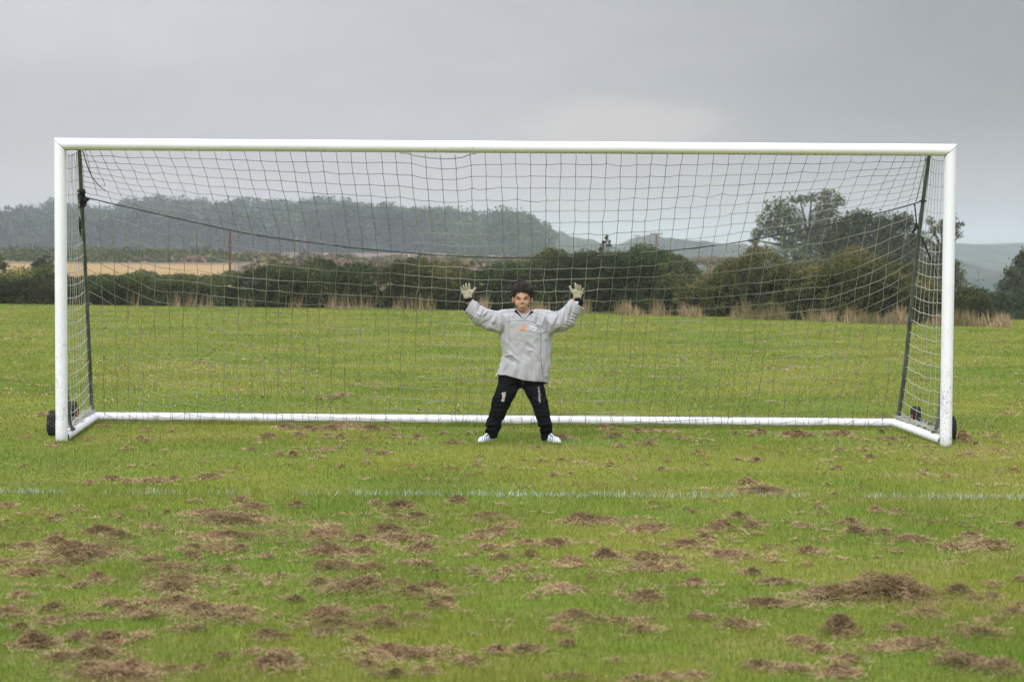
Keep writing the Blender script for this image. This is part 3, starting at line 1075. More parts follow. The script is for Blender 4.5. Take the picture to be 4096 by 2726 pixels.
# side nets: fan from crossbar down to the side bars
for sd, S, A1 in ((-1, SL, L1), (1, SR, R1)):
    D = dense(S, 60)[::-1]
    nodes = {}
    NV = 22
    NC = 9 if sd < 0 else 7
    for v in range(NV + 1):
        z = 2.40 - v * .1085
        fy = np.interp(z, D[:, 2], D[:, 1]); fx = np.interp(z, D[:, 2], D[:, 0])
        for c_ in range(NC + 1):
            w_ = (c_ / NC) ** (.85 if sd < 0 else 1.0)
            x_ = sd * 3.675 + (fx - sd * 3.675) * w_ + ng.normal(0, .003)
            y_ = .05 + (fy - .05) * w_ + .01
            wave = .005 * math.sin(c_ * 2.4 + v) - (.02 * math.sin(math.pi * w_))
            z_ = z + (.045 * w_ ** 2) + wave * (.4 + .6 * v / NV)
            zmin = .088 if v == NV else .1
            nodes[v, c_] = np.array([x_, y_, max(z_, zmin)])
    A, B = [], []
    rr = []
    for (v, c_), p in nodes.items():
        if (v, c_ + 1) in nodes:
            q = nodes[v, c_ + 1]
            mid = (p + q) / 2 - [0, 0, .007]
            A += [p, mid]; B += [mid, q]; rr += [.0033 if v > 5 else .0022] * 2
        if (v + 1, c_) in nodes:
            A.append(p); B.append(nodes[v + 1, c_]); rr.append(.0021)
    V, F = tube_arr(np.array(A), np.array(B), np.array(rr))
    o = np_mesh("side_net", V, F, m_netp, goal)
    # bunched slack net lying on the side bar
    A0, A1_ = (L0, L1) if sd < 0 else (R0, R1)
    V, F = [], []
    off = 0
    for q in range(46):
        t0 = ng.uniform(.12, .95)
        pts = []
        for s in np.linspace(0, 1, 6):
            c = A0 + (A1_ - A0) * (t0 + .10 * s)
            pts.append(c + [ng.normal(0, .028) + sd * .02, ng.normal(0, .02), rb + .006 + abs(ng.normal(0, .022))])
        pts = np.array(pts)
        v_, f_ = tube_arr(pts[:-1], pts[1:], .0028)
        V.append(v_); F.append(f_ + off); off += len(v_)
    np_mesh("slack_net", np.concatenate(V), np.concatenate(F), m_netp, goal)

# the frayed cord hanging in the top left corner
P = np.array([at(x, y, 1, Y) for x, y, Y in ((330, 600, .1), (345, 650, .16), (362, 700, .24), (379, 722, .28), (398, 745, .33), (412, 757, .35), (424, 761, .35))])
tube_obj("loose_rope", curve_pts(P, 20), .005, m_net, goal, 6)
P = np.array([at(x, y, 1, Y) for x, y, Y in ((3705, 632, .08), (3692, 690, .14), (3680, 740, .2), (3668, 790, .3), (3664, 806, .33))])
tube_obj("loose_rope", curve_pts(P, 20), .005, m_net, goal, 6)

# black rope between the stanchions, with its lashings
rx_ = np.linspace(352, 3664, 90)
ryy = np.interp(rx_, rope_x, rope_y)
for _ in range(6):
    ryy[1:-1] = (ryy[:-2] + ryy[1:-1] * 2 + ryy[2:]) / 4
rp = at(rx_, ryy, 1, rope_depth(rx_) - .006)
sl = SL[np.argmin(abs(SL[:, 2] - at(330, 790, 1, .45)[2]))]
hL = at(331, 780, 1, .40)
D = dense(SL, 200); hL = D[np.argmin(abs(D[:, 2] - at(330, 792, 1, .42)[2]))]
D = dense(SR, 200); hR = D[np.argmin(abs(D[:, 2] - at(3690, 805, 1, .42)[2]))]
rp = np.concatenate([hL[None] + [.02, -.02, .01], rp, hR[None] + [-.01, -.02, 0]])
tube_obj("net_line", rp, .0042, m_black, goal, 6)
parts = []
for q in range(9):
    z = hL[2] + .055 - q * .016
    a = np.linspace(0, 2 * math.pi, 15)
    cpt = dense(SL, 200)[np.argmin(abs(dense(SL, 200)[:, 2] - z))]
    ring = np.stack([cpt[0] + (.027 + .004 * math.sin(q * 2)) * np.cos(a), cpt[1] + .030 * np.sin(a), cpt[2] + .012 * np.sin(a + q)], 1)
    parts.append(tube_arr(ring[:-1], ring[1:], .0095, sides=6))
kn_ = [hL + [.028, -.03, -.02], hL + [.05, -.04, -.015], hL + [.068, -.04, .0]]
parts.append(sweep(dense(kn_, 8), [.016, .026, .024, .02, .018, .02, .018, .006], 8))
parts.append(sweep(dense([hL + [.05, -.04, -.02], hL + [.045, -.045, -.05], hL + [.02, -.045, -.085]], 8), .007, 6))
parts.append(sweep(dense([hL + [-.012, -.035, -.16], hL + [-.006, -.04, -.23], hL + [-.004, -.04, -.33]], 8), [.003, .007, .011, .013, .012, .009, .005, .003], 6, (1, .4)))
clean_mesh("tape_lashing", parts, m_black, goal)
parts = []
a = np.linspace(0, 2 * math.pi, 15)
ring = np.stack([hR[0] + .027 * np.cos(a), hR[1] + .031 * np.sin(a), hR[2] + .004 * np.sin(a)], 1)
parts.append(tube_arr(ring[:-1], ring[1:], .006, sides=6))
for pts, r in (([(3658, 812), (3662, 850), (3666, 893)], .006), ([(3666, 893), (3660, 915), (3650, 930)], .012),
               ([(3666, 893), (3670, 905), (3674, 918)], .008), ([(3685, 945), (3702, 985), (3722, 1035), (3735, 1064), (3742, 1090)], .0085)):
    P = np.array([at(x, y, 1, .38) for x, y in pts])
    parts.append(sweep(dense(P, 14), r * (1 + .10 * np.sin(np.arange(14) * 1.7)), 6, (1, .6)))
clean_mesh("tape_lashing", parts, m_black, goal)
# ------------------------------------------------------------------ hedges, trees, far country
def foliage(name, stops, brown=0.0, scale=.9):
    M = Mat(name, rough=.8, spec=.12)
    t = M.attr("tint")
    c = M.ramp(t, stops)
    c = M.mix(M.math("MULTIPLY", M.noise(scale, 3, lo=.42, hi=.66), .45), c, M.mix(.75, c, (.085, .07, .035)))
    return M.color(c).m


m_hedge = foliage("hedge_leaves", [(0, (.024, .036, .017)), (.45, (.058, .082, .034)), (.8, (.108, .138, .05)), (1, (.20, .19, .08))])
m_hedge2 = foliage("hedge_leaves_olive", [(0, (.024, .032, .014)), (.45, (.066, .076, .028)), (.8, (.125, .13, .042)), (1, (.22, .18, .07))])
m_twig = Mat("dark_twigs", (.02, .018, .012), .95, .05).m
M = Mat("straw_grass", rough=.9, spec=.1)
m_straw = M.color(M.ramp(M.attr("tint"), [(0, (.11, .12, .045)), (.4, (.27, .20, .11)), (1, (.50, .37, .24))])).m
fg = np.random.default_rng(33)


def hedge(prof, name, label, mat, thick=1.6, dens=2300, leaf=.042, shag=.12, top_light=.2, group="clipped and shaggy hedges along the pitch"):
    """prof: (px, py of the top, py of the foot). foot found on the ground plane"""
    px = np.array([q[0] for q in prof], float)
    foot = at(px, np.array([q[2] for q in prof], float), 2, 0.0)
    top = at(px, np.array([q[1] for q in prof], float), 1, foot[:, 1] + thick * .35)[:, 2]
    s = np.concatenate([[0], np.cumsum(np.linalg.norm(np.diff(foot[:, :2], axis=0), axis=1))])
    L = s[-1]
    d = (foot[-1] - foot[0])[:2]; d /= np.linalg.norm(d)
    nb = np.array([-d[1], d[0]])
    if nb[1] < 0: nb = -nb
    # leaves
    H = top.mean()
    n = int(L * (H * 2 + thick) * dens)
    q = fg.uniform(0, L, n)
    hx = np.interp(q, s, top)
    fx = np.stack([np.interp(q, s, foot[:, k]) for k in range(2)], 1)
    # pick a place on the section outline : front face, top, back face
    u = fg.random(n) * (2 * H + thick)
    rim = np.abs(fg.normal(0, .11, n))
    v = np.zeros(n); z = np.zeros(n)
    front = u < H * 1.15
    topm = (~front) & (u < H * 1.15 + thick)
    back = ~(front | topm)
    z[front] = fg.random(front.sum()) ** .9 * hx[front]
    v[front] = rim[front]
    v[topm] = (u[topm] - H * 1.15); z[topm] = hx[topm] - rim[topm]
    z[back] = fg.random(back.sum()) * hx[back]; v[back] = thick - rim[back]
    # rounded shoulders and an uneven, clumpy surface
    n2 = vnoise(np.stack([q, z, v], 1), 2.4, 1) - .5
    n3 = vnoise(np.stack([q, z, v], 1), 6.0, 2) - .5
    sh = (z / hx) ** 4
    v += np.where(front, sh * .35, np.where(back, -sh * .35, 0)) - (n2 * .55 + n3 * .22) * np.where(back, -1, 1) * ~topm
    edge = np.minimum(v, thick - v)
    z = np.where(topm, z - .28 * np.clip(1 - edge / .5, 0, 1) ** 2, z)
    tn_ = vnoise(np.stack([q, v * .6], 1), 1.9, 3) - .5
    tn2 = vnoise(np.stack([q, v * .6], 1), 6.5, 4) - .5
    z = z + (tn_ * .35 + tn2 * .2) * min(1.7, shag / .12) * (z / hx) ** 2
    spr = fg.random(n) < .05
    z = z + spr * topm * fg.random(n) * shag * 1.6
    P = np.stack([fx[:, 0] + nb[0] * v, fx[:, 1] + nb[1] * v, np.maximum(z, .01)], 1)
    gap = vnoise(P, 4.2, 7)
    keep = (gap > .30) | topm
    P, q, n2, n3, z, hx = P[keep], q[keep], n2[keep], n3[keep], z[keep], hx[keep]
    V, F = leaves(P, leaf * fg.uniform(.6, 1.5, len(P)), fg, .35)
    # species differences from clump to clump, plus skylight painted into the paler hedge top
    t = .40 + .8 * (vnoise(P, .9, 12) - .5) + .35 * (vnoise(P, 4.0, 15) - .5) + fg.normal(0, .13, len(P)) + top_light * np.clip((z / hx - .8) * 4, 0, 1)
    root = empty(name, (float(foot[:, 0].mean()), float(foot[:, 1].mean()), 0))
    tag(root, label, "hedge", group)
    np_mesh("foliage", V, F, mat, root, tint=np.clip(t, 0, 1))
    # woody inside that blocks the view through
    ns = max(4, int(L / .25))
    qs = np.linspace(.12, L - .12, ns)
    sec = [(.32, 0), (.26, .55), (.45, .86), (.8, .93), (1.15, .86), (1.34, .55), (1.28, 0)]
    V = []
    for qq in qs:
        hh = np.interp(qq, s, top) * (.62 + .33 * min(1, min(qq, L - qq) / 1.4))
        f2 = np.array([np.interp(qq, s, foot[:, k]) for k in range(2)])
        for (vv, zz_) in sec:
            r_ = fg.normal(0, .05)
            vv = vv / 1.6 * thick
            V.append((f2[0] + nb[0] * (vv + r_), f2[1] + nb[1] * (vv + r_), max(0, (hh - .12) * zz_ + (r_ if zz_ else 0))))
    m = len(sec)
    F = [(a * m + b, a * m + b + 1, (a + 1) * m + b + 1, (a + 1) * m + b) for a in range(ns - 1) for b in range(m - 1)]
    np_mesh("branches", V, F, m_twig, root)
    return root


Kx = 4096 / 2356
sc_ = lambda L: [(a * Kx, b * Kx, c * Kx) for a, b, c in L]
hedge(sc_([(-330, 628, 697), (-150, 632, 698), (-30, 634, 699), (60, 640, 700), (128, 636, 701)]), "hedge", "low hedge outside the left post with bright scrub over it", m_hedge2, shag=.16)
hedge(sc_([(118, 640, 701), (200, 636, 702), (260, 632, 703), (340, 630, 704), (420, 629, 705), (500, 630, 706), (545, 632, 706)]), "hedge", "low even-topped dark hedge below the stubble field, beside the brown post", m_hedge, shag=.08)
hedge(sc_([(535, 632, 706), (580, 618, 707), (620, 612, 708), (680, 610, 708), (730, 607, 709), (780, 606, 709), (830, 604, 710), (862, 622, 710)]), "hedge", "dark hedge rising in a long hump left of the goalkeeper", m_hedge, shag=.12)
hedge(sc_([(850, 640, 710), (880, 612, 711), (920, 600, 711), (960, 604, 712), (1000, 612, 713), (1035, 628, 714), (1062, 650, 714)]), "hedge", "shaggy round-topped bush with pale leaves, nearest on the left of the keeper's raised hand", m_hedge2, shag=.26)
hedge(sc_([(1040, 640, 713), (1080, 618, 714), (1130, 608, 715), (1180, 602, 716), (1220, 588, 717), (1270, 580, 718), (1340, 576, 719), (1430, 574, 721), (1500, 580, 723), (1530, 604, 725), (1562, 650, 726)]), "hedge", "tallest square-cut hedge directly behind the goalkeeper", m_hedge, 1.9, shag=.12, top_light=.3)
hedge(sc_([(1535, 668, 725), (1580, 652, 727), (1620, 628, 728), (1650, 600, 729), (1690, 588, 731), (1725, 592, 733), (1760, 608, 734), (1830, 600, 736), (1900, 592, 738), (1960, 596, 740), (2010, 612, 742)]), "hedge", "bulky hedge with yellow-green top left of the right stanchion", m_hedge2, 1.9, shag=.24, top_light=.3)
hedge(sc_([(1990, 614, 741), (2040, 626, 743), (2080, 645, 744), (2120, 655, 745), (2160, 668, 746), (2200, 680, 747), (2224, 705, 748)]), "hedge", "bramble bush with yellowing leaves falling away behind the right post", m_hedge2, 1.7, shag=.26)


def tuft_blades(P, h, w, lean, rng, segs=1):
    return blades(P, h, w, lean, rng)


# dead grass at the hedge foot
n = 22000
px = fg.uniform(1080, 2600, n) * Kx
ok = (vnoise(px[:, None] / 60, 1.0, 4) + fg.normal(0, .10, n)) > np.interp(px / Kx, [1080, 1330, 1400, 2200, 2260, 2600], [.64, .54, .44, .42, .52, .56])
px = px[ok]
py = np.interp(px / Kx, [1080, 1560, 2000, 2340, 2600], [715.5, 727, 743, 752, 760]) * Kx
P = at(px, py + fg.uniform(-6, 3, len(px)), 2, 0.0)
hh = fg.uniform(.04, .46, len(P)) ** 1.25 * (.35 + .9 * vnoise(px[:, None] / 38, 1.0, 8) + .5 * vnoise(px[:, None] / 9, 1.0, 18))
V, F = blades(P, hh, fg.uniform(.012, .03, len(P)), fg.uniform(.05, .45, len(P)), fg)
tag(np_mesh("dry_grass", V, F, m_straw, tint=np.clip(fg.random(len(P)) * .8 * (.4 + vnoise(P[:, :1], 1.6, 51)), 0, 1)), "strip of tall straw-coloured grass along the foot of the hedges", "long grass", kind="stuff")
# wisps growing in front of the left hedge too
n = 1500
px = fg.uniform(100, 1080, n) * Kx
px = px[(vnoise(px[:, None] / 90, 1.0, 14) + fg.normal(0, .08, len(px))) > .66]
P = at(px, np.interp(px / Kx, [0, 1080], [700.5, 715]) * Kx + fg.uniform(-5, 2, len(px)), 2, 0.0)
V, F = blades(P, fg.uniform(.1, .55, len(P)), fg.uniform(.012, .03, len(P)), fg.uniform(.05, .4, len(P)), fg)
tag(np_mesh("dry_grass", V, F, m_straw, tint=fg.random(len(P)) * .7), "thin scattered straw grass in front of the low left hedge", "long grass", kind="stuff")

# stubble field beyond the left hedge
M = Mat("stubble", rough=.95, spec=.05)
m_stub = M.color(M.mix(M.noise(.25, 4, .6, stretch=(.15, 1, 1), lo=.35, hi=.65), (.27, .185, .085), (.35, .25, .125))).m
V = [(-140, 60, .03), (at(935, 1050, 1, 60)[0], 60, .03), (at(935, 1050, 1, 160)[0], 160, .18), (-230, 160, .18)]
tag(np_mesh("stubble_field", V, [(0, 1, 2, 3)], m_stub), "pale orange stubble field beyond the hedge", "field", kind="structure")
M = Mat("rough_meadow", rough=.95, spec=.05)
c = M.mix(M.noise(.09, 4, .7, stretch=(1, .3, 1), lo=.35, hi=.65), (.10, .105, .06), (.24, .16, .13))
m_mead = M.color(c).m
V = [(-600, 58, .012), (at(1750, 1050, 1, 58)[0], 58, .012), (at(1790, 1050, 1, 640)[0], 640, .6), (-900, 640, .6)]
tag(np_mesh("meadow", V, [(0, 1, 2, 3)], m_mead), "rough meadow between the fields and the wood", "meadow", kind="structure")

m_scrub = foliage("scrub_leaves", [(0, (.05, .06, .03)), (.35, (.10, .105, .05)), (.7, (.17, .145, .08)), (1, (.24, .16, .15))], scale=.2)
m_bush = foliage("bush_leaves", [(0, (.03, .05, .018)), (.5, (.065, .095, .03)), (1, (.16, .17, .05))])


def scatter_bushes(spots, mat, leaf, per, rng, tc=.5):
    Vs, Fs, Ts, off = [], [], [], 0
    for (c, rx, rz) in spots:
        n = per
        d = rng.normal(size=(n, 3)); d /= np.linalg.norm(d, axis=1, keepdims=True)
        d[:, 2] = np.abs(d[:, 2])
        rad = (.7 + .45 * vnoise(d * 2 + c[0], 1.6, 5)) * rng.uniform(.75, 1.05, n)
        P = np.array(c) + d * rad[:, None] * [rx, rx * .7, rz]
        v, f = leaves(P, leaf * rng.uniform(.6, 1.5, n), rng)
        Vs.append(v); Fs.append(f + off); off += len(v)
        Ts.append(np.clip(tc + rng.normal(0, .12, n) + .7 * (rng.random() - .5), 0, 1))
    return np.concatenate(Vs), np.concatenate(Fs), np.concatenate(Ts)


# pinkish-brown willowherb scrub in front of the wood
sp = []
for _ in range(330):
    px = fg.uniform(330, 1700) * Kx
    Y = fg.uniform(80, 330) if px / Kx > 620 else fg.uniform(190, 330)
    p = at(px, 1040, 1, Y)
    hgt = fg.uniform(.25, 1.0) * (1.5 if 440 < px / Kx < 800 else 1.0)
    sp.append(((p[0], Y, 0), fg.uniform(.9, 2.6), hgt))
V, F, T = scatter_bushes(sp, m_scrub, .30, 330, fg, .62)
tag(np_mesh("scrub", V, F, m_scrub, tint=T), "pinkish brown scrub and seeding weeds below the wooded hill", "scrub", kind="stuff")
# green bushes behind the stubble
sp = []
for _ in range(90):
    px = fg.uniform(-330, 520) * Kx
    Y = fg.uniform(185, 310)
    p = at(px, 1040, 1, Y)
    sp.append(((p[0], Y, 0), fg.uniform(2, 5), fg.uniform(.7, 1.6) + Y * .0010))
V, F, T = scatter_bushes(sp, m_bush, .34, 420, fg, .4)
tag(np_mesh("far_hedgerow", V, F, m_bush, tint=T), "line of green bushes on the far side of the stubble field", "hedgerow", kind="stuff")
# scrub right behind the low left hedge
sp = []
for _ in range(26):
    px = fg.uniform(-330, 130) * Kx
    Y = fg.uniform(44, 50)
    p = at(px, 1100, 1, Y)
    sp.append(((p[0], Y, 0), fg.uniform(.6, 1.3), fg.uniform(.85, 1.18)))
V, F, T = scatter_bushes(sp, m_bush, .06, 2600, fg, .55)
tag(np_mesh("scrub", V, F, m_bush, tint=T), "bright green scrub rising behind the low left hedge", "scrub", kind="stuff")


# ------------------------------------------------------------------ trees
M = Mat("bark", rough=.95, spec=.05)
m_bark = M.color(M.mix(M.noise(6, 4, .7), (.035, .03, .022), (.08, .07, .055))).m
m_oak = foliage("oak_leaves", [(0, (.03, .045, .018)), (.4, (.07, .092, .036)), (.8, (.12, .14, .05)), (1, (.22, .19, .07))], scale=.3)
m_dark = foliage("dark_leaves", [(0, (.022, .036, .02)), (.5, (.052, .072, .036)), (1, (.11, .125, .055))], scale=.3)


def tree(name, label, base, H, crowns, mat, leaf, seed, dens=1.0, trunk_r=.3, group=None, trunks=True, fork=.35):
    """crowns: (dx, z, rx, rz) leaf masses around limbs"""
    rng = np.random.default_rng(seed)
    root = empty(name, tuple(base)); tag(root, label, "tree", group)
    base = np.array(base, float)
    parts = []
    fk = base + [0, 0, H * fork]
    if trunks:
        parts.append(sweep(dense([base - [0, 0, .2], base + [trunk_r * .3, 0, H * fork * .5], fk], 8), np.linspace(trunk_r, trunk_r * .62, 8), 8))
    Vs, Fs, Ts, off = [], [], [], 0
    for (dx, z, rx, rz) in crowns:
        c = base + [dx, rng.uniform(-.5, .5) * rx, z]
        if trunks:
            mid = fk * .5 + c * .5 + [0, 0, -.05 * H]
            parts.append(sweep(dense([fk - [0, 0, .1 * H * fork], mid, c + [0, 0, rz * .3]], 8), np.linspace(trunk_r * .5, trunk_r * .1, 8), 6))
            for _ in range(4):
                e = c + rng.normal(size=3) * [rx * .6, rx * .5, rz * .5]
                parts.append(sweep(dense([mid, (mid + e) / 2 + rng.normal(size=3) * .15 * rx, e], 6), np.linspace(trunk_r * .18, trunk_r * .04, 6), 5))
        nclump = int(14 + 30 * dens)
        for _ in range(nclump):
            d = rng.normal(size=3); d /= np.linalg.norm(d)
            cc = c + d * [rx, rx * .8, rz] * rng.uniform(.15, 1.25)
            r = rng.uniform(.13, .30) * min(rx, rz * 1.4)
            n = int(70 * (r / leaf / 3.2) ** 1.6) + 30
            dd = rng.normal(size=(n, 3)); dd /= np.linalg.norm(dd, axis=1, keepdims=True)
            P = cc + dd * (r * np.abs(rng.normal(0, .62, n))[:, None]) * [1.25, 1.1, .8]
            v, f = leaves(P, leaf * rng.uniform(.6, 1.5, n), rng)
            Vs.append(v); Fs.append(f + off); off += len(v)
            Ts.append(np.clip(.42 + .3 * (rng.random() - .5) + rng.normal(0, .12, n), 0, 1))
    if parts:
        clean_mesh("trunk", parts, m_bark, root)
    np_mesh("crown", np.concatenate(Vs), np.concatenate(Fs), mat, root, tint=np.concatenate(Ts))
    return root


def tree_px(name, label, px0, Y, blobs, *a, **k):
    """blobs in photo pixels of the 2356 view: (cx, cy, rx, ry)"""
    b = at(px0 * Kx, 1100, 1, Y); gz_ = float(ground_z(b[0], Y)); m = (Y - CAM[1]) / FPX * Kx
    cr = []
    for cx, cy, rx, ry in blobs:
        p = at(cx * Kx, cy * Kx, 1, Y)
        cr.append((p[0] - b[0], p[2] - gz_, rx * m, ry * m))
    H = max(c[1] + c[3] for c in cr)
    return tree(name, label, (b[0], Y, gz_), H, cr, *a, **k)


m_nettle = foliage("nettle_leaves", [(0, (.05, .09, .045)), (.5, (.10, .17, .085)), (1, (.20, .26, .13))])

def bush_px(name, label, Y, blobs, mat, leaf, seed, cat="bush", per=1.0, shaggy=.22, limbs=None):
    """rounded leafy masses with a dark woody inside; blobs in pixels of the 2356 view"""
    rng = np.random.default_rng(seed)
    m = (Y - CAM[1]) / FPX * Kx
    b = at(blobs[0][0] * Kx, 1100, 1, Y)
    gz_ = float(ground_z(b[0], Y))
    root = empty(name, (b[0], Y, gz_)); tag(root, label, cat)
    Vs, Fs, Ts, off, cores = [], [], [], 0, []
    for cx, cy, rx, ry in blobs:
        c = at(cx * Kx, cy * Kx, 1, Y + rng.uniform(-.5, .5) * rx * m * .5)
        R = np.array([rx * m, rx * m * .8, ry * m]) * (1.22 if cat == 'tree' else 1.08)
        n = int(per * 34.0 * (R[0] * R[2]) / leaf ** 2)
        d = rng.normal(size=(n, 3)); d /= np.linalg.norm(d, axis=1, keepdims=True)
        lump = .80 + shaggy * 1.5 * (vnoise(d * 2.2 + cx, 1.5, 3) + .7 * vnoise(d * 6 + cx, 1.5, 4) + .4 * vnoise(d * 14 + cx, 1.5, 5) - .9)
        rad = lump * (1 - np.abs(rng.normal(0, .10, n))) + (rng.random(n) < .08) * rng.random(n) * shaggy * .8
        P = c + d * rad[:, None] * R
        P = P[P[:, 2] > ground_z(P[:, 0], P[:, 1]) - .05]
        v, f = leaves(P, leaf * rng.uniform(.6, 1.5, len(P)), rng)
        Vs.append(v); Fs.append(f + off); off += len(v)
        Ts.append(np.clip(.42 + .35 * (vnoise(P, 1.2 / (R[0] * .4), 6) - .5) + rng.normal(0, .12, len(P)), 0, 1))
        k = 12
        V = []
        for a_ in np.linspace(-1.45, 1.45, 8):
            for q in range(k):
                V.append(c + R * (.34 if limbs else .60) * np.array([math.cos(a_) * math.cos(q * 2 * math.pi / k), math.cos(a_) * math.sin(q * 2 * math.pi / k), math.sin(a_)]))
        F = [(r_ * k + q, r_ * k + (q + 1) % k, (r_ + 1) * k + (q + 1) % k, (r_ + 1) * k + q) for r_ in range(7) for q in range(k)]
        cores.append((np.array(V), np.array(F)))
    np_mesh("foliage", np.concatenate(Vs), np.concatenate(Fs), mat, root, tint=np.concatenate(Ts))
    c0 = at(blobs[0][0] * Kx, blobs[0][1] * Kx, 1, Y)
    cores.append(sweep(dense([(b[0], Y, gz_ - .3), tuple(c0)], 6), blobs[0][2] * m * .12, 8))
    if limbs:
        fk = at(limbs[0] * Kx, limbs[1] * Kx, 1, Y)
        r0 = .045 * (fk[2] - gz_)
        cores[-1] = sweep(dense([(fk[0], Y, gz_ - .3), tuple(fk)], 6), np.linspace(r0, r0 * .7, 6), 8)
        for cx, cy, rx, ry in blobs:
            e_ = at(cx * Kx, cy * Kx, 1, Y)
            mid = fk * .45 + e_ * .55 + np.array([rng.normal(0, .1), 0, -.12 * abs(e_[0] - fk[0])])
            cores.append(sweep(curve_pts([tuple(fk - [0, 0, .1 * rng.random() * (fk[2] - gz_)]), tuple(mid), tuple(e_)], 8), np.linspace(r0 * .42, r0 * .10, 8), 6))
    clean_mesh("branches", cores, m_twig, root)


bush_px("oak_tree", "tall airy round-crowned tree left of the right stanchion", 190,
        [(1770, 512, 24, 18), (1748, 535, 15, 12), (1735, 552, 10, 8), (1790, 480, 24, 18), (1812, 500, 26, 22), (1795, 530, 26, 16), (1840, 458, 20, 9), (1868, 455, 16, 9), (1905, 448, 22, 10), (1930, 462, 13, 9),
         (1900, 474, 20, 14), (1885, 496, 20, 14), (1915, 492, 14, 12), (1838, 520, 16, 18), (1890, 520, 20, 14), (1822, 552, 28, 16), (1868, 560, 18, 12), (1905, 548, 18, 16), (1840, 590, 46, 20), (1900, 590, 34, 20)],
        m_oak, .30, 5, "tree", .85, .6, limbs=(1862, 545))
bush_px("ash_tree", "sparse tree half hidden by the right post, leaves showing on both sides", 105,
        [(2140, 508, 10, 8), (2150, 530, 13, 10), (2135, 552, 12, 10), (2152, 575, 14, 12), (2165, 520, 12, 12), (2190, 500, 10, 9), (2200, 522, 9, 8), (2212, 515, 6, 5), (2208, 540, 6, 6), (2185, 560, 10, 9), (2176, 590, 12, 12),
         (2180, 620, 20, 18), (2198, 610, 10, 12), (2202, 640, 16, 18), (2190, 660, 26, 24), (2207, 680, 16, 18), (2145, 610, 16, 20)],
        m_oak, .15, 7, "tree", .75, .6, limbs=(2172, 580))
bush_px("dense_tree", "dense dark tree directly behind the top of the right stanchion", 118,
        [(2000, 580, 60, 50), (1935, 522, 32, 22), (1980, 505, 36, 20), (2030, 518, 34, 24), (2078, 512, 28, 20), (1915, 560, 34, 30), (1975, 555, 46, 36), (2055, 560, 42, 36), (2108, 560, 22, 28), (2070, 620, 60, 44), (1950, 615, 60, 40), (2130, 640, 34, 36)],
        m_dark, .15, 6, "tree", .8, .5)
bush_px("thorn_tree", "thorn tree at the right edge, its top rising over the far blue hill", 88,
        [(2352, 640, 30, 26), (2347, 604, 15, 18), (2330, 628, 20, 13), (2375, 615, 30, 34), (2315, 658, 22, 14), (2345, 665, 36, 22), (2400, 650, 50, 50), (2352, 586, 6, 10)], m_dark, .13, 8, "tree", .8, .45)
bush_px("willow_bush", "grey-green rounded bush filling the gap right of the right post", 66,
        [(2258, 690, 32, 28), (2238, 682, 22, 22), (2280, 700, 26, 22), (2226, 704, 20, 22), (2262, 715, 40, 22), (2300, 690, 24, 24)], m_dark, .085, 9)
bush_px("willow_bush", "large dull green bush mass at the right edge below the thorn tree", 74,
        [(2330, 700, 34, 32), (2365, 695, 40, 36), (2310, 722, 34, 20), (2350, 728, 44, 18), (2410, 700, 60, 50), (2470, 705, 60, 50)], m_dark, .095, 10)
bush_px("nettle_patch", "low blue-green nettles at the edge of the field by the right edge", 32,
        [(2320, 745, 22, 6), (2345, 744, 22, 8), (2380, 746, 30, 8), (2296, 747, 12, 4), (2440, 748, 40, 9)], m_nettle, .035, 12, "nettles")
tree_px("thorn_tree", "small round thorn tree at the edge of the stubble, left of the left post", 98, 92,
        [(98, 600, 20, 13), (112, 612, 16, 12), (84, 612, 14, 10)], m_dark, .12, 11, .8, .1, fork=.4)
tree_px("thorn_tree", "thorn bush cut off by the left edge of the picture", -4, 92,
        [(-6, 600, 16, 14), (6, 615, 12, 10), (-25, 605, 20, 16)], m_hedge2, .12, 12, .8, .1, fork=.4)
tree_px("sapling", "thin sapling poking up above the tallest hedge", 1393, 42,
        [(1388, 560, 5, 8), (1396, 545, 4, 9), (1402, 562, 5, 8), (1384, 572, 5, 6)], m_hedge2, .05, 13, .12, .02, fork=.7)

# poles
M = Mat("brown_post_wood", rough=.9)
m_pole = M.color(M.mix(M.noise(9, 3, stretch=(1, 1, .1)), (.085, .035, .025), (.13, .06, .045))).m
m_pale = Mat("pale_pole_wood", (.20, .15, .13), .9).m
b = at(529 * Kx, 921, 1, 88)
root = empty("marker_pole", (b[0], 88, 0)); tag(root, "tall brown post standing behind the low left hedge", "post")
clean_mesh("shaft", [sweep(dense([(b[0], 88, -.1), (b[0], 88, b[2])], 6), [.068, .066, .064, .062, .06, .058], 8)], m_pole, root)
clean_mesh("cap", [box_part((b[0], 88, b[2] + .02), (.13, .13, .035))], m_pole, root, smooth=False)
b = at(2626, 935, 1, 330); b2 = at(2670, 935, 1, 330)
root = empty("utility_pole", (b[0], 330, 0)); tag(root, "wooden power pole with a crossarm above the tallest hedge", "utility pole")
clean_mesh("shaft", [sweep(dense([(b[0], 330, -.3), (b[0], 330, b[2] + .1)], 6), [.16, .155, .15, .145, .14, .13], 8)], m_pole, root)
clean_mesh("crossarm", [box_part((b[0], 329.83, b[2] - .05), (2.1, .12, .16))], m_pole, root, smooth=False)
for dx in (-.95, -.4, .4, .95):
    clean_mesh("insulator", [sweep(dense([(b[0] + dx, 329.83, b[2] + .03), (b[0] + dx, 329.83, b[2] + .30)], 5), [.05, .09, .06, .09, .04], 8)], m_pole, root)
wx = b[0] + 2.9
root = empty("utility_pole", (wx, 420, 0)); tag(root, "farther pole top just right of the crossarm pole", "utility pole")
clean_mesh("shaft", [sweep(dense([(wx + .9, 420, -.3), (wx + .9, 420, 4.9)], 6), .12, 8)], m_pole, root)
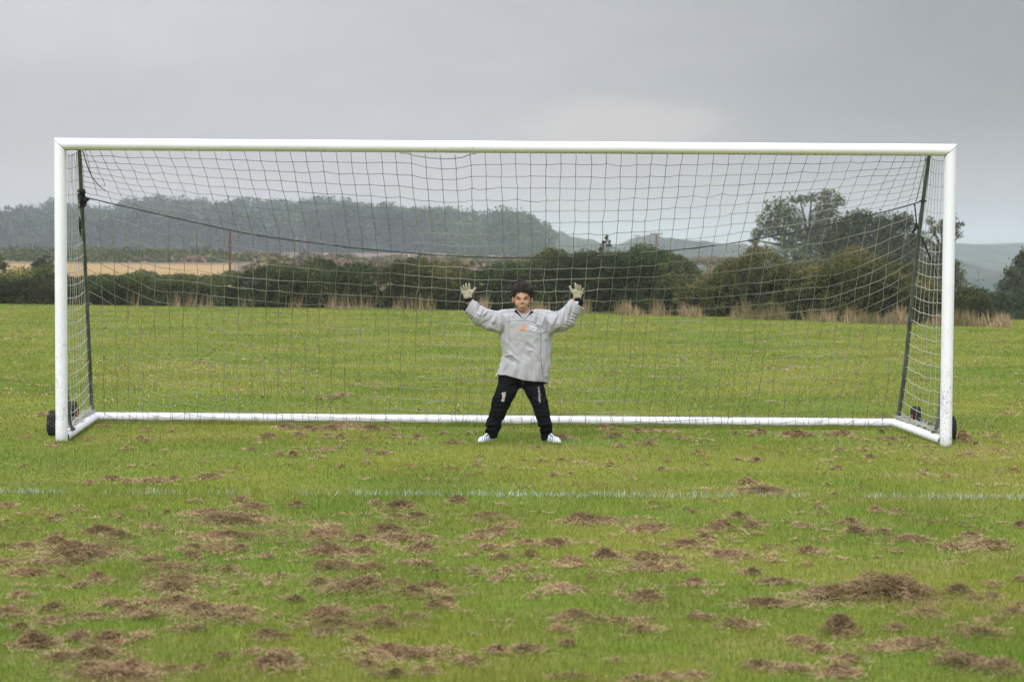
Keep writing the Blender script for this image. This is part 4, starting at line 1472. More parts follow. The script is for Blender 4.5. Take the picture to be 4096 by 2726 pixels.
clean_mesh("crossarm", [box_part((wx + .9, 419.85, 4.95), (1.6, .12, .14))], m_pole, root, smooth=False)
for px, lab in ((1188, "left one of two pale poles standing before the wooded hill"), (1219, "right one of two pale poles standing before the wooded hill")):
    b = at(px, 945, 1, 430)
    root = empty("utility_pole", (b[0], 430, 0)); tag(root, lab, "utility pole")
    clean_mesh("shaft", [sweep(dense([(b[0], 430, -.3), (b[0], 430, b[2])], 6), .13, 8)], m_pale, root)
    clean_mesh("crossarm", [box_part((b[0], 429.8, b[2] - .5), (1.5, .12, .14))], m_pale, root, smooth=False)

# ------------------------------------------------------------------ wooded hill
wood_prof = [(-420, 500), (-200, 496), (0, 490), (30, 487), (75, 478), (100, 470), (125, 462), (160, 458), (200, 465), (245, 480), (270, 470), (330, 450), (400, 454), (440, 460), (480, 460),
             (540, 450), (600, 455), (640, 460), (690, 455), (750, 450), (800, 460), (850, 468), (880, 464), (930, 478), (985, 474), (1030, 485),
             (1070, 492), (1130, 485), (1190, 487), (1220, 500), (1245, 520), (1264, 548)]
wpx = np.array([q[0] for q in wood_prof]) * Kx; wpy = (np.array([q[1] for q in wood_prof]) - 3) * Kx
far_pts = at(wpx, wpy, 1, 820.)
TH = 14.0


def hill_z(X, Y):
    """wooded rise: top follows the tree line less the tree height"""
    tz = np.interp(X * (820 - CAM[1]) / (np.maximum(Y, 400) - CAM[1]), far_pts[:, 0], far_pts[:, 2], left=far_pts[0, 2], right=-6)
    return np.maximum(0, (tz - TH)) * np.clip((Y - 600) / 220, 0, 1.0) * np.where(Y > 820, 1, 1)


m_floor = Mat("wood_floor", (.03, .04, .022), .95, .05).m
gx, gy = np.meshgrid(np.linspace(-420, 90, 110), np.linspace(590, 1100, 40))
gz = hill_z(gx, gy) - .3 + (gy > 850) * -(gy - 850) * .02
gz = gz - 22 * np.clip((gx - (far_pts[-1, 0] - 4) * (gy - CAM[1]) / (820 - CAM[1])) / 22, 0, 1)
V = np.stack([gx, gy, gz + .35], -1).reshape(-1, 3)
idx = np.arange(gx.size).reshape(gx.shape)
F = np.stack([idx[:-1, :-1], idx[:-1, 1:], idx[1:, 1:], idx[1:, :-1]], -1).reshape(-1, 4)
tag(np_mesh("hill", V, F, m_floor, smooth=True), "low hill under the distant wood", "hill", kind="structure")
m_wood = foliage("wood_leaves", [(0, (.012, .030, .018)), (.45, (.030, .062, .034)), (.8, (.062, .108, .05)), (1, (.11, .155, .065))], scale=.05)
wg = np.random.default_rng(77)
proto = []
for k in range(7):
    Ps, Ts = [], []
    for _ in range(46):
        d = wg.normal(size=3); d /= np.linalg.norm(d)
        c = np.array([0, 0, .52]) + d * [.44, .44, .40] * wg.uniform(.72, 1)
        n = 22
        dd = wg.normal(size=(n, 3)); dd /= np.linalg.norm(dd, axis=1, keepdims=True)
        Ps.append(c + dd * wg.uniform(.09, .17) * [1.1, 1.1, .8] * wg.random(n)[:, None] ** .4)
        Ts.append(np.full(n, wg.uniform(-.2, .2)) + wg.normal(0, .08, n))
    proto.append((np.concatenate(Ps), np.concatenate(Ts)))
Vs, Fs, Ts, off = [], [], [], 0
for row, Y in enumerate(np.linspace(600, 835, 12)):
    sp_ = 9.6
    for X in np.arange(-330, far_pts[-1, 0] + 6, sp_):
        x_ = X + wg.uniform(-3, 3); y_ = Y + wg.uniform(-9, 9)
        eq = x_ * (820 - CAM[1]) / (y_ - CAM[1])
        if eq > far_pts[-1, 0] - 1 or eq < -330:
            continue
        tz = np.interp(eq, far_pts[:, 0], far_pts[:, 2])
        h_ = min(TH, tz + 0) * wg.uniform(.78, 1.14)
        z_ = float(hill_z(np.array(x_), np.array(y_)))
        Pp, Tp = proto[wg.integers(7)]
        a = wg.uniform(0, 6.28)
        Rm = np.array([[math.cos(a), -math.sin(a), 0], [math.sin(a), math.cos(a), 0], [0, 0, 1]])
        con = row > 8 and wg.random() < .045
        P = Pp @ Rm.T * ([h_ * .85, h_ * .85, h_] if not con else [h_ * .35, h_ * .35, h_ * 1.22])
        if con:
            P[:, :2] *= np.clip(1.5 - P[:, 2:3] / (h_ * 1.1), .1, 1.4)
        P = P + [x_, y_, z_]
        v, f = leaves(P, wg.uniform(.7, 1.5, len(P)), wg)
        Vs.append(v); Fs.append(f + off); off += len(v)
        Ts.append(np.clip(.42 + Tp + wg.uniform(-.42, .42), 0, 1))
for _ in range(420):                                           # shrubs along the foot of the wood
    x_ = wg.uniform(-330, far_pts[-1, 0] * .74); y_ = wg.uniform(588, 604)
    Pp, Tp = proto[wg.integers(7)]
    P = Pp * [5.5, 4, wg.uniform(3.0, 5.5)] + [x_, y_, -.6]
    v, f = leaves(P, wg.uniform(.6, 1.1, len(P)), wg)
    Vs.append(v); Fs.append(f + off); off += len(v)
    Ts.append(np.clip(.45 + Tp + wg.uniform(-.3, .3), 0, 1))
tag(np_mesh("distant_wood", np.concatenate(Vs), np.concatenate(Fs), m_wood, tint=np.concatenate(Ts)), "hazy wood covering the long hill behind the goal", "wood", kind="stuff")

# farther ridges, wooded, almost lost in the haze
def ridge(prof, Y, label, mat, rough, seed, base=-20., depth=500):
    rng = np.random.default_rng(seed)
    px = np.array([q[0] for q in prof]) * Kx; py = np.array([q[1] for q in prof]) * Kx
    P = at(px, py, 1, float(Y))
    X = np.linspace(P[0, 0], P[-1, 0], 240)
    Zt = np.interp(X, P[:, 0], P[:, 2])
    Zt = Zt + (vnoise(X[:, None], 1 / 14., seed) - .5) * rough + (vnoise(X[:, None], 1 / 5., seed + 1) - .5) * rough * .6
    ys_ = np.array([-.9, -.6, -.3, -.12, 0, .25, .6, 1.0])
    fz = np.array([0, .22, .58, .86, 1, .96, .8, .5])
    V = np.array([[(x, Y + depth * a, base + (z - base) * b) for x, z in zip(X, Zt)] for a, b in zip(ys_, fz)])
    V[1:4, :, 2] += (rng.random((3, len(X))) - .5) * rough
    V = V.reshape(-1, 3)
    idx = np.arange(len(V)).reshape(len(ys_), len(X))
    F = np.stack([idx[:-1, :-1], idx[:-1, 1:], idx[1:, 1:], idx[1:, :-1]], -1).reshape(-1, 4)
    tag(np_mesh("hill", V, F, mat, smooth=False), label, "hill", kind="structure")


M = Mat("far_woods", rough=.95, spec=.05)
m_far = M.color(M.mix(M.noise(.008, 5, .7, lo=.40, hi=.60), (.018, .032, .022), (.07, .08, .05))).m
ridge([(1180, 545), (1262, 541), (1300, 545), (1350, 553), (1420, 560), (1480, 556), (1520, 550), (1560, 556), (1640, 562), (1760, 563), (1900, 566), (2150, 580)], 950,
      "hazy tree-covered ridge in the gap above the tallest hedge", m_far, 5.0, 3, depth=420)
ridge([(1950, 575), (2100, 572), (2205, 568), (2260, 570), (2356, 571), (2500, 560), (2750, 566), (2900, 590)], 1500,
      "long faint blue hill on the right", m_far, 6.0, 4, depth=900)
ridge([(-1400, 560), (-900, 520), (-500, 498), (-200, 500), (0, 508), (250, 505), (700, 520), (1150, 545), (1300, 575)], 1500,
      "faint hill behind the wood on the left", m_far, 8.0, 5, base=0., depth=300)

# ------------------------------------------------------------------ haze
hm = bpy.data.materials.new("haze_air")
hm.use_nodes = True
hm.node_tree.nodes.clear()
ho = hm.node_tree.nodes.new("ShaderNodeOutputMaterial")
hv = hm.node_tree.nodes.new("ShaderNodeVolumePrincipled")
hv.inputs["Density"].default_value = HAZE_D if "HAZE_D" in globals() else .00048
hv.inputs["Color"].default_value = (.79, .88, .97, 1)
hv.inputs["Anisotropy"].default_value = 0.3
hm.node_tree.links.new(hv.outputs[0], ho.inputs["Volume"])
c_, s_ = (0, 2000, 74), (8000, 5000, 150)
V, F = box_part(c_, s_)
V[:, 2] = np.where(V[:, 2] < 10, -24, 48)
tag(np_mesh("haze", V, F, hm), "thin damp haze over the fields", "haze", kind="stuff")
# ------------------------------------------------------------------ the boy: distance fields meshed with surface nets
YB = .13                                    # the plane his body stands in


def W(px, py, dy=0.0):
    p = at(px, py, 1, YB).copy()
    p[1] += dy
    return p


PXM = float((W(2100, 1400) - W(2000, 1400))[0] / 100)     # metres per photo pixel at the boy


class Field:
    def __init__(s, lo, hi, h):
        s.lo = np.array(lo, float); s.h = h
        s.n = np.ceil((np.array(hi) - s.lo) / h).astype(int) + 1
        s.ax = [s.lo[k] + h * np.arange(s.n[k]) for k in range(3)]
        s.S = np.full(tuple(s.n), .04, np.float32)

    def box(s, lo, hi, pad):
        i0 = np.maximum(0, np.floor((np.array(lo) - pad - s.lo) / s.h).astype(int))
        i1 = np.minimum(s.n, np.ceil((np.array(hi) + pad - s.lo) / s.h).astype(int) + 1)
        sl = tuple(slice(a, b) for a, b in zip(i0, i1))
        g = np.meshgrid(*[s.ax[k][sl[k]] for k in range(3)], indexing="ij", sparse=True)
        return sl, g

    def merge(s, sl, d, k, op):
        a = s.S[sl]
        if op == "add":
            if k > 0:
                h = np.clip(.5 + .5 * (a - d) / k, 0, 1)
                r = a + (d - a) * h - k * h * (1 - h)
            else:
                r = np.minimum(a, d)
        else:
            if k > 0:
                h = np.clip(.5 - .5 * (a + d) / k, 0, 1)
                r = a + (-d - a) * h + k * h * (1 - h)
            else:
                r = np.maximum(a, -d)
        s.S[sl] = r

    def cone(s, A, B, ra, rb, k=.01, op="add", flat=1.0):
        """tapered limb; flat squeezes it front to back"""
        A = np.array(A, float); B = np.array(B, float); m = max(ra, rb)
        sl, (X, Y, Z) = s.box(np.minimum(A, B), np.maximum(A, B), m + .035)
        d = B - A; L2 = d @ d
        t = np.clip(((X - A[0]) * d[0] + (Y - A[1]) * d[1] + (Z - A[2]) * d[2]) / L2, 0, 1)
        r = ra + (rb - ra) * t
        q = np.sqrt((X - A[0] - t * d[0]) ** 2 + ((Y - A[1] - t * d[1]) / flat) ** 2 + (Z - A[2] - t * d[2]) ** 2)
        s.merge(sl, (q - r) * min(1, flat), k, op)

    def ell(s, c, r, k=.01, op="add"):
        c = np.array(c, float); r = np.array(r, float)
        sl, (X, Y, Z) = s.box(c - r, c + r, .035)
        q = np.sqrt(((X - c[0]) / r[0]) ** 2 + ((Y - c[1]) / r[1]) ** 2 + ((Z - c[2]) / r[2]) ** 2)
        q2 = np.sqrt(((X - c[0]) / r[0] ** 2) ** 2 + ((Y - c[1]) / r[1] ** 2) ** 2 + ((Z - c[2]) / r[2] ** 2) ** 2)
        s.merge(sl, q * (q - 1) / np.maximum(q2, 1e-6), k, op)

    def stack(s, rows, k=.01, op="add", zpad=.02, pw=2.6):
        """rows: (z, cx, halfwidth, cy, halfdepth)"""
        R = np.array(sorted(rows), float)
        lo = (min(R[:, 1] - R[:, 2]), min(R[:, 3] - R[:, 4]), R[0, 0]); hi = (max(R[:, 1] + R[:, 2]), max(R[:, 3] + R[:, 4]), R[-1, 0])
        sl, (X, Y, Z) = s.box(lo, hi, .035)
        cx, hw, cy, hd = (np.interp(Z, R[:, 0], R[:, j]) for j in (1, 2, 3, 4))
        q = (np.abs((X - cx) / hw) ** pw + np.abs((Y - cy) / hd) ** pw) ** (1 / pw)
        d = (q - 1) * np.minimum(hw, hd)
        d = np.maximum(d, np.maximum(R[0, 0] - Z, Z - R[-1, 0]))
        s.merge(sl, d, k, op)

    def grid(s):
        return np.meshgrid(*s.ax, indexing="ij", sparse=True)

    def mesh(s, smooth=1):
        S = s.S.astype(np.float32)
        nx, ny, nz = S.shape
        acc = np.zeros((nx - 1, ny - 1, nz - 1, 3), np.float32); cnt = np.zeros((nx - 1, ny - 1, nz - 1), np.float32)
        cs = [(a, b, c) for a in (0, 1) for b in (0, 1) for c in (0, 1)]
        sub = lambda o: S[o[0]:nx - 1 + o[0], o[1]:ny - 1 + o[1], o[2]:nz - 1 + o[2]]
        for p in cs:
            for ax in range(3):
                if p[ax]: continue
                q = list(p); q[ax] = 1
                a, b = sub(p), sub(q)
                cr = (a < 0) != (b < 0)
                t = np.where(cr, a / np.where(cr, a - b, 1), 0)
                for j in range(3):
                    acc[..., j] += np.where(cr, p[j] + (t if j == ax else 0), 0)
                cnt += cr
        m = cnt > 0
        idx = np.full(m.shape, -1, np.int64); idx[m] = np.arange(m.sum())
        I = np.argwhere(m)
        V = s.lo + s.h * (I + acc[m] / cnt[m][:, None])
        F = []
        for ax in range(3):
            o = [0, 0, 0]; o[ax] = 1
            a = S[:nx - o[0], :ny - o[1], :nz - o[2]]; b = S[o[0]:, o[1]:, o[2]:]
            cr = (a < 0) != (b < 0)
            e = np.argwhere(cr)
            u, v = [j for j in range(3) if j != ax]
            ok = (e[:, u] > 0) & (e[:, v] > 0) & (e[:, u] < m.shape[u]) & (e[:, v] < m.shape[v])
            e = e[ok]
            neg = a[tuple(e.T)] < 0
            def g(du, dv):
                x = e.copy(); x[:, u] -= du; x[:, v] -= dv
                return idx[tuple(x.T)]
            q = np.stack([g(1, 1), g(0, 1), g(0, 0), g(1, 0)], 1)
            flip = neg if ax != 1 else ~neg
            q[~flip] = q[~flip][:, ::-1]
            F.append(q)
        F = np.concatenate(F)
        for _ in range(smooth):
            s1 = np.zeros_like(V); c1 = np.zeros(len(V))
            for j in range(4):
                np.add.at(s1, F[:, j], V[F[:, (j + 1) % 4]]); np.add.at(c1, F[:, j], 1)
                np.add.at(s1, F[:, (j + 1) % 4], V[F[:, j]]); np.add.at(c1, F[:, (j + 1) % 4], 1)
            V = V * .5 + .5 * s1 / c1[:, None]
        return V, F


def normals(V, F):
    n = np.cross(V[F[:, 2]] - V[F[:, 0]], V[F[:, 3]] - V[F[:, 1]])
    return n / np.maximum(np.linalg.norm(n, axis=1, keepdims=True), 1e-12)


def bvh(V, F):
    return BVHTree.FromPolygons([tuple(v) for v in V], [tuple(int(a) for a in f) for f in F])


def drop(tree_, P, lift=.002, fallback=None):
    """push points along the view depth (Y) until they lie on a surface"""
    out = np.array(P, float)
    last = None
    for k, p in enumerate(out):
        h = tree_.ray_cast(Vector((p[0], YB - 1.0, p[2])), Vector((0, 1, 0)))
        if h[0] is not None:
            out[k, 1] = h[0].y - lift; last = out[k, 1]
        elif last is not None:
            out[k, 1] = last
    return out


# ---- materials
M = Mat("skin", rough=.5, spec=.35)
sk = M.mix(M.noise(28, 3, lo=.35, hi=.7), (.42, .235, .145), (.48, .28, .175))
sk = M.mix(M.attr("lips"), sk, (.36, .14, .105))
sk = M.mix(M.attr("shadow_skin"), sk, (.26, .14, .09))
M.color(sk)
M.b.inputs["Subsurface Weight"].default_value = .12
M.b.inputs["Subsurface Radius"].default_value = (.01, .004, .002)
m_skin = M.m
M = Mat("black_hair", rough=.45, spec=.4)
m_hair = M.color(M.ramp(M.attr("tint"), [(0, (.010, .007, .006)), (1, (.060, .038, .030))])).m
m_hair0 = Mat("hair_root", (.010, .008, .007), .6, .3).m
M = Mat("grey_jersey", rough=.75, spec=.2)
M.b.inputs["Sheen Weight"].default_value = .15
M.color(M.mix(M.noise(6, 4, stretch=(1, 1, .6), lo=.35, hi=.7), (.36, .365, .385), (.40, .405, .425)))
M.bump(M.noise(24, 4, .6, stretch=(1.6, 1, .7)), .25, .012)
m_jersey = M.m
m_blackcloth = Mat("black_cloth", (.011, .012, .015), .85, .15).m
M = Mat("black_trousers", rough=.9, spec=.06)
M.color(M.mix(M.noise(14, 4, stretch=(1, 1, .5), lo=.35, hi=.7), (.004, .0045, .006), (.009, .0095, .012)))
M.bump(M.noise(30, 4, .6, stretch=(1, 1, 1.6)), .35, .012)
m_trous = M.m
M = Mat("glove_palm", rough=.8, spec=.2)
m_palm = M.color(M.mix(M.noise(40, 4, .6, lo=.35, hi=.7), (.46, .43, .32), (.36, .335, .25))).m
m_print = Mat("pale_print", (.36, .34, .32), .7).m
m_white = Mat("white_cloth", (.72, .73, .76), .7).m
m_blue = Mat("blue_print", (.04, .07, .28), .6).m
m_orange = Mat("orange_thread", (.72, .30, .03), .7).m
m_orange2 = Mat("brown_thread", (.34, .10, .03), .7).m
m_pipe = Mat("navy_piping", (.03, .035, .05), .7).m
m_eye = Mat("eye_white", (.17, .14, .125), .25, .5).m
m_iris = Mat("eye_iris", (.02, .013, .01), .2, .6).m
m_brow = Mat("eyebrow_hair", (.035, .022, .016), .7).m
M = Mat("boot_leather", rough=.4, spec=.4)
wv = M.n("ShaderNodeTexWave", wave_type="BANDS", bands_direction="X")
wv.inputs["Scale"].default_value = 17
wv.inputs["Distortion"].default_value = .6
M.l(M.co(), wv.inputs[0])
x, y, z = M.xyz()
band = M.math("MULTIPLY", M.rng(wv.outputs[0], .62, .7), M.math("MULTIPLY", M.rng(z, .022, .03), M.rng(z, .058, .066, 1, 0)))
M.color(M.mix(band, M.mix(M.noise(30, 3, lo=.55, hi=.75), (.72, .74, .76), (.42, .44, .40)), (.24, .27, .34)))
m_boot = M.m
m_lace = Mat("navy_laces", (.012, .016, .05), .7).m

# ---- body: head, neck, trunk, arms, legs as one surface
hs = 1.0
B_ = Field(W(1835, 1780, -.16) * [1, 1, 0] + [0, 0, 0.01], W(2345, 1105, .17), .0032)
hc = W(2088, 1180)
e = lambda px, py, dy, r, k=.012, op="add": B_.ell(W(px, py, dy), r, k, op)
B_.ell(W(2088, 1172, .012), (.073, .092, .098), .0)                 # skull
B_.ell(W(2088, 1194, -.016), (.064, .074, .076), .02)               # face
B_.ell(W(2087.5, 1216, -.028), (.047, .050, .056), .02)             # jaw
B_.ell(W(2087.5, 1236, -.060), (.021, .020, .014), .022)            # chin
e(2070, 1211, -.066, (.020, .018, .022), .02); e(2104, 1211, -.066, (.020, .018, .022), .02)   # cheeks
B_.ell(W(2087.5, 1222, -.062), (.030, .026, .026), .022)                 # mouth mound
B_.cone(W(2070, 1187.5, -.082), W(2104, 1187.5, -.082), .0075, .0075, .012)                       # brow ridge
e(2071.5, 1195, -.105, (.0125, .015, .0075), .012, "sub"); e(2102, 1195, -.105, (.0125, .015, .0075), .012, "sub")   # eye sockets
B_.cone(W(2087.5, 1190, -.086), W(2087.3, 1206, -.099), .0055, .0080, .008)                      # nose
e(2082.5, 1208.5, -.097, (.0075, .009, .006), .006); e(2092.5, 1208.5, -.097, (.0075, .009, .006), .006)
e(2087.3, 1224.2, -.0855, (.0175, .0095, .0038), .006); e(2087.3, 1229.2, -.0845, (.0140, .0098, .0046), .006)   # lips
e(2087.3, 1226.6, -.0965, (.018, .005, .0014), .002, "sub")
for sx, ex in ((-1, 2053.5), (1, 2125.5)):
    B_.ell(W(ex, 1199, .004), (.0095, .017, .027), .006)
    B_.ell(W(ex + sx * 2.5, 1196, .0), (.006, .013, .022), .004)
    B_.ell(W(ex + sx * 1, 1196, -.016), (.005, .006, .013), .004, "sub")
B_.cone(W(2091, 1228, .012), W(2098, 1266, .018), .046, .050, .018)  # neck
B_.cone(W(2098, 1275, .015), W(2030, 1272, .02), .062, .052, .03); B_.cone(W(2098, 1275, .015), W(2172, 1272, .02), .062, .052, .03)
B_.stack([(W(2090, 1290)[2], W(2100, 1400)[0], .145, YB + .01, .085), (W(2090, 1400)[2], W(2100, 1400)[0], .12, YB + .01, .08), (W(2090, 1520)[2], W(2090, 1400)[0], .13, YB + .01, .085)], .03)
B_.cone(W(2025, 1270, .02), W(1935, 1272, .01), .046, .036, .02); B_.cone(W(1935, 1272, .01), W(1873, 1203, -.005), .034, .024, .01)
B_.cone(W(2175, 1270, .02), W(2258, 1272, .01), .046, .036, .02); B_.cone(W(2258, 1272, .01), W(2304, 1196, -.005), .034, .024, .01)
B_.cone(W(1873, 1203, -.005), W(1868, 1176, -.01), .026, .03, .01, flat=.6); B_.cone(W(2304, 1196, -.005), W(2309, 1174, -.01), .026, .03, .01, flat=.6)
for hip, knee, ank in ((W(2046, 1525), W(1993, 1640, -.03), W(1966, 1752, .02)), (W(2128, 1525), W(2164, 1640, -.03), W(2184, 1757, .02))):
    B_.cone(hip, knee, .062, .038, .02); B_.cone(knee, ank, .036, .022, .02)
Vb, Fb = B_.mesh(2)
# masks
d = Vb - W(2087.3, 1226.8, -.09)
lips = np.clip(1.2 - np.sqrt((d[:, 0] / .0195) ** 2 + ((d[:, 2] + .0004) / .0070) ** 2), 0, 1) * (d[:, 1] < .02)
lips = np.clip(lips * 3, 0, 1) * .9
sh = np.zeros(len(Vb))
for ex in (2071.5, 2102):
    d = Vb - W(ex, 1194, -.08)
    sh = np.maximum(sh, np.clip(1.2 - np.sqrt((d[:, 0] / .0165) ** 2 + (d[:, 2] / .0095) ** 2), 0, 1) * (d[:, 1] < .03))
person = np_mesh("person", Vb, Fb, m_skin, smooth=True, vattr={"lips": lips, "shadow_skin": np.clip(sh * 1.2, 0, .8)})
tag(person, "boy goalkeeper in grey jersey and black trousers standing with arms raised and legs apart", "person")
tb = bvh(Vb, Fb)

# eyes and brows
for ex, sx in ((2071.8, -1), (2101.8, 1)):
    c0 = drop(tb, [W(ex, 1194.4)], 0)[0]
    def lens(cx, cz, rx, rz, ry, n=20, rings=5):
        V = [(cx, c0[1] - ry, cz)]; F = []
        for j in range(1, rings + 1):
            q = j / rings
            for k in range(n):
                a = 2 * math.pi * k / n
                V.append((cx + rx * q * math.cos(a), c0[1] - ry * (1 - q * q) ** .5 + (.003 if j == rings else 0), cz + rz * q * math.sin(a)))
        for k in range(n):
            F.append((0, 1 + k, 1 + (k + 1) % n, 1 + (k + 1) % n))
        for j in range(rings - 1):
            for k in range(n):
                a = 1 + j * n + k; b = 1 + j * n + (k + 1) % n
                F.append((a, a + n, b + n, b))
        return np.array(V), np.array(F)
    ey = clean_mesh("eye", [lens(c0[0], c0[2] - .0004, .0112, .0036, .0026)], m_eye, person)
    clean_mesh("iris", [lens(c0[0], c0[2] - .0002, .0050, .0038, .0040)], m_iris, ey)
    a = np.linspace(0, math.pi, 11)
    L = np.stack([c0[0] + .0135 * np.cos(a), np.full(11, 0.), c0[2] + .0046 * np.sin(a) + .0002], 1)
    L = drop(tb, L, .0018)
    np_mesh("eyelash", *tube_arr(L[:-1], L[1:], .0013), m_brow, person)
    bx = np.linspace(-.0165, .0165, 13)
    arc = np.array([(W(ex + sx * 1.0, 1400)[0] + q, 0, W(2090, 1187.0)[2] + .0022 - 9 * (q * sx - .003) ** 2 + sx * q * .10) for q in bx])
    L = drop(tb, arc, .0012)
    V, F = sweep(L, .0028 * np.sin(np.linspace(.5, 2.9, 13)) + .0006, 6)
    clean_mesh("eyebrow", [(V, F)], m_brow, person)

mx = np.linspace(-.0175, .0175, 15)
L = drop(tb, np.array([(W(2087.3, 1226.8)[0] + q, 0, W(2087.3, 1226.8)[2] - .0012 * math.cos(q * 260) - .0008) for q in mx]), .0006)
V, F = sweep(L, .0011 * np.sin(np.linspace(.3, 2.84, 15)), 6)
clean_mesh("mouth_line", [(V, F)], Mat("mouth_dark", (.13, .045, .035), .6).m, person)

# ---- hair: a lumpy cap plus strands
H_ = Field(W(2036, 1212, -.13), W(2140, 1108, .13), .0028)
hb = [(2088, 1160, .012, (.074, .096, .076)), (2063, 1159, -.028, (.040, .052, .048)), (2111, 1159, -.028, (.042, .052, .046)),
      (2086, 1146, -.03, (.055, .052, .048)), (2053, 1172, .012, (.012, .045, .042)), (2124, 1172, .012, (.012, .045, .042)), (2088, 1180, .05, (.074, .060, .066)),
      (2079, 1132, -.01, (.034, .04, .028)), (2103, 1138, -.02, (.035, .04, .026))]
for cx, cy, dy, r in hb:
    H_.ell(W(cx, cy, dy), r, .014)
X, Y, Z = H_.grid()
G = np.stack(np.broadcast_arrays(X, Y, Z), -1)
nz_ = vnoise(G * [1, 1, .45], 70, 3) - .5
H_.S += (nz_ * .012 + (vnoise(G, 34, 5) - .5) * .012).astype(np.float32)
# hairline: bare forehead and face, swept fringe
fr = np.interp(np.broadcast_to(X, H_.S.shape), [W(q, 1400)[0] for q in (2052, 2057, 2061, 2066, 2070, 2076, 2083, 2092, 2100, 2108, 2114, 2119, 2124)],
               [W(2090, q)[2] for q in (1192, 1186, 1169, 1162, 1171, 1169, 1170.5, 1173, 1175, 1173, 1176, 1184, 1190)])
fr = fr + (vnoise(G[..., :1], 260, 9) - .5) * .009
fd = np.broadcast_to(YB - .035 - Y, H_.S.shape)
cut = np.minimum(fr - Z, fd)
H_.S = np.maximum(H_.S, cut).astype(np.float32)
Vh, Fh = H_.mesh(1)
hair = np_mesh("hair", Vh, Fh, m_hair0, person, smooth=True)
hg2 = np.random.default_rng(4)
pick = hg2.integers(0, len(Vh), 5200)
root_ = Vh[pick]
ctr = W(2088, 1168, .01)
out = root_ - ctr; out /= np.linalg.norm(out, axis=1, keepdims=True)
flow = np.stack([.55 * np.ones(len(out)) + out[:, 0] * .5, -.7 - .3 * (out[:, 1] < 0), -.55 - .5 * (1 - out[:, 2])], 1)
flow = flow - out * (flow * out).sum(1, keepdims=True)
flow /= np.linalg.norm(flow, axis=1, keepdims=True)
swirl = vnoise(root_, 45, 11)[:, None] - .5
dirn = flow + out * (.06 + .3 * hg2.random(len(out))[:, None] ** 4) + np.cross(out, flow) * swirl * 1.3 + hg2.normal(0, .14, root_.shape)
dirn /= np.linalg.norm(dirn, axis=1, keepdims=True)
Ln = hg2.uniform(.006, .014, len(root_))[:, None]
tip = root_ + dirn * Ln
tip[:, 2] = np.maximum(tip[:, 2], W(2090, 1193)[2] - .012 * hg2.random(len(tip)) * (tip[:, 1] > YB - .02))
V, F = tube_arr(root_ - out * .0015, tip, .0016, .0004, sides=3)
np_mesh("strands", V, F, m_hair, hair, tint=np.repeat(hg2.random(len(root_)), 3))


# ---- jersey
def cr_noise(G, s, seed):
    return 1 - np.abs(vnoise(G, s, seed) * 2 - 1)


J = Field(W(1838, 1545, -.22), W(2345, 1175, .26), .0042)
rowsJ = []
for py, xl, xr, dep in ((1246, 2060, 2146, .070), (1262, 2014, 2186, .092), (1285, 2004, 2196, .108), (1320, 2003, 2202, .118), (1345, 2003, 2203, .120), (1386, 2010, 2202, .120),
                        (1419, 2014, 2201, .122), (1450, 2006, 2199, .126), (1478, 1996, 2197, .130), (1500, 1987, 2194, .134), (1535, 1980, 2190, .136)):
    a, b = W(xl, py), W(xr, py)
    rowsJ.append((a[2], (a[0] + b[0]) / 2, (b[0] - a[0]) / 2, YB + .01, dep))
J.stack(rowsJ, 0, pw=2.3)
J.cone(W(2030, 1290, .01), W(1962, 1281, .0), .098, .080, .035, flat=.9)
J.cone(W(1962, 1281, .0), W(1925, 1266, -.005), .080, .078, .02, flat=.85)
J.cone(W(1925, 1266, -.005), W(1869, 1221, -.01), .078, .062, .02, flat=.85)
J.cone(W(2172, 1292, .01), W(2238, 1286, .0), .098, .080, .035, flat=.9)
J.cone(W(2238, 1286, .0), W(2264, 1272, -.005), .080, .078, .02, flat=.85)
J.cone(W(2264, 1272, -.005), W(2314, 1210, -.01), .078, .066, .02, flat=.85)
J.cone(W(2062, 1258, .015), W(2010, 1256, .015), .045, .030, .03); J.cone(W(2138, 1258, .015), W(2190, 1256, .015), .045, .030, .03)
X, Y, Z = J.grid()
G = np.stack(np.broadcast_arrays(X, Y, Z), -1).astype(np.float32)
PXg = (G[..., 0] - W(2048, 1400)[0]) / PXM + 2048
PYg = (W(2090, 1363)[2] - G[..., 2]) / PXM + 1363
# folds: drape lines in the body, compression rings in the sleeves
S_ = np.zeros(J.S.shape, np.float32)


def fold(x0, y0, x1, y1, wid, amp):
    """a ridge (amp>0 pushes cloth out) along a line in front view"""
    global S_
    dx, dy = x1 - x0, y1 - y0
    L = math.hypot(dx, dy)
    t = np.clip(((PXg - x0) * dx + (PYg - y0) * dy) / L ** 2, 0, 1)
    q = np.hypot(PXg - x0 - t * dx, PYg - y0 - t * dy)
    S_ -= (amp * 1.25 * np.exp(-(q / wid) ** 2) * np.sin(np.pi * np.clip(t * .9 + .08, 0, 1)) ** .7 * (G[..., 1] < YB + .03)).astype(np.float32)


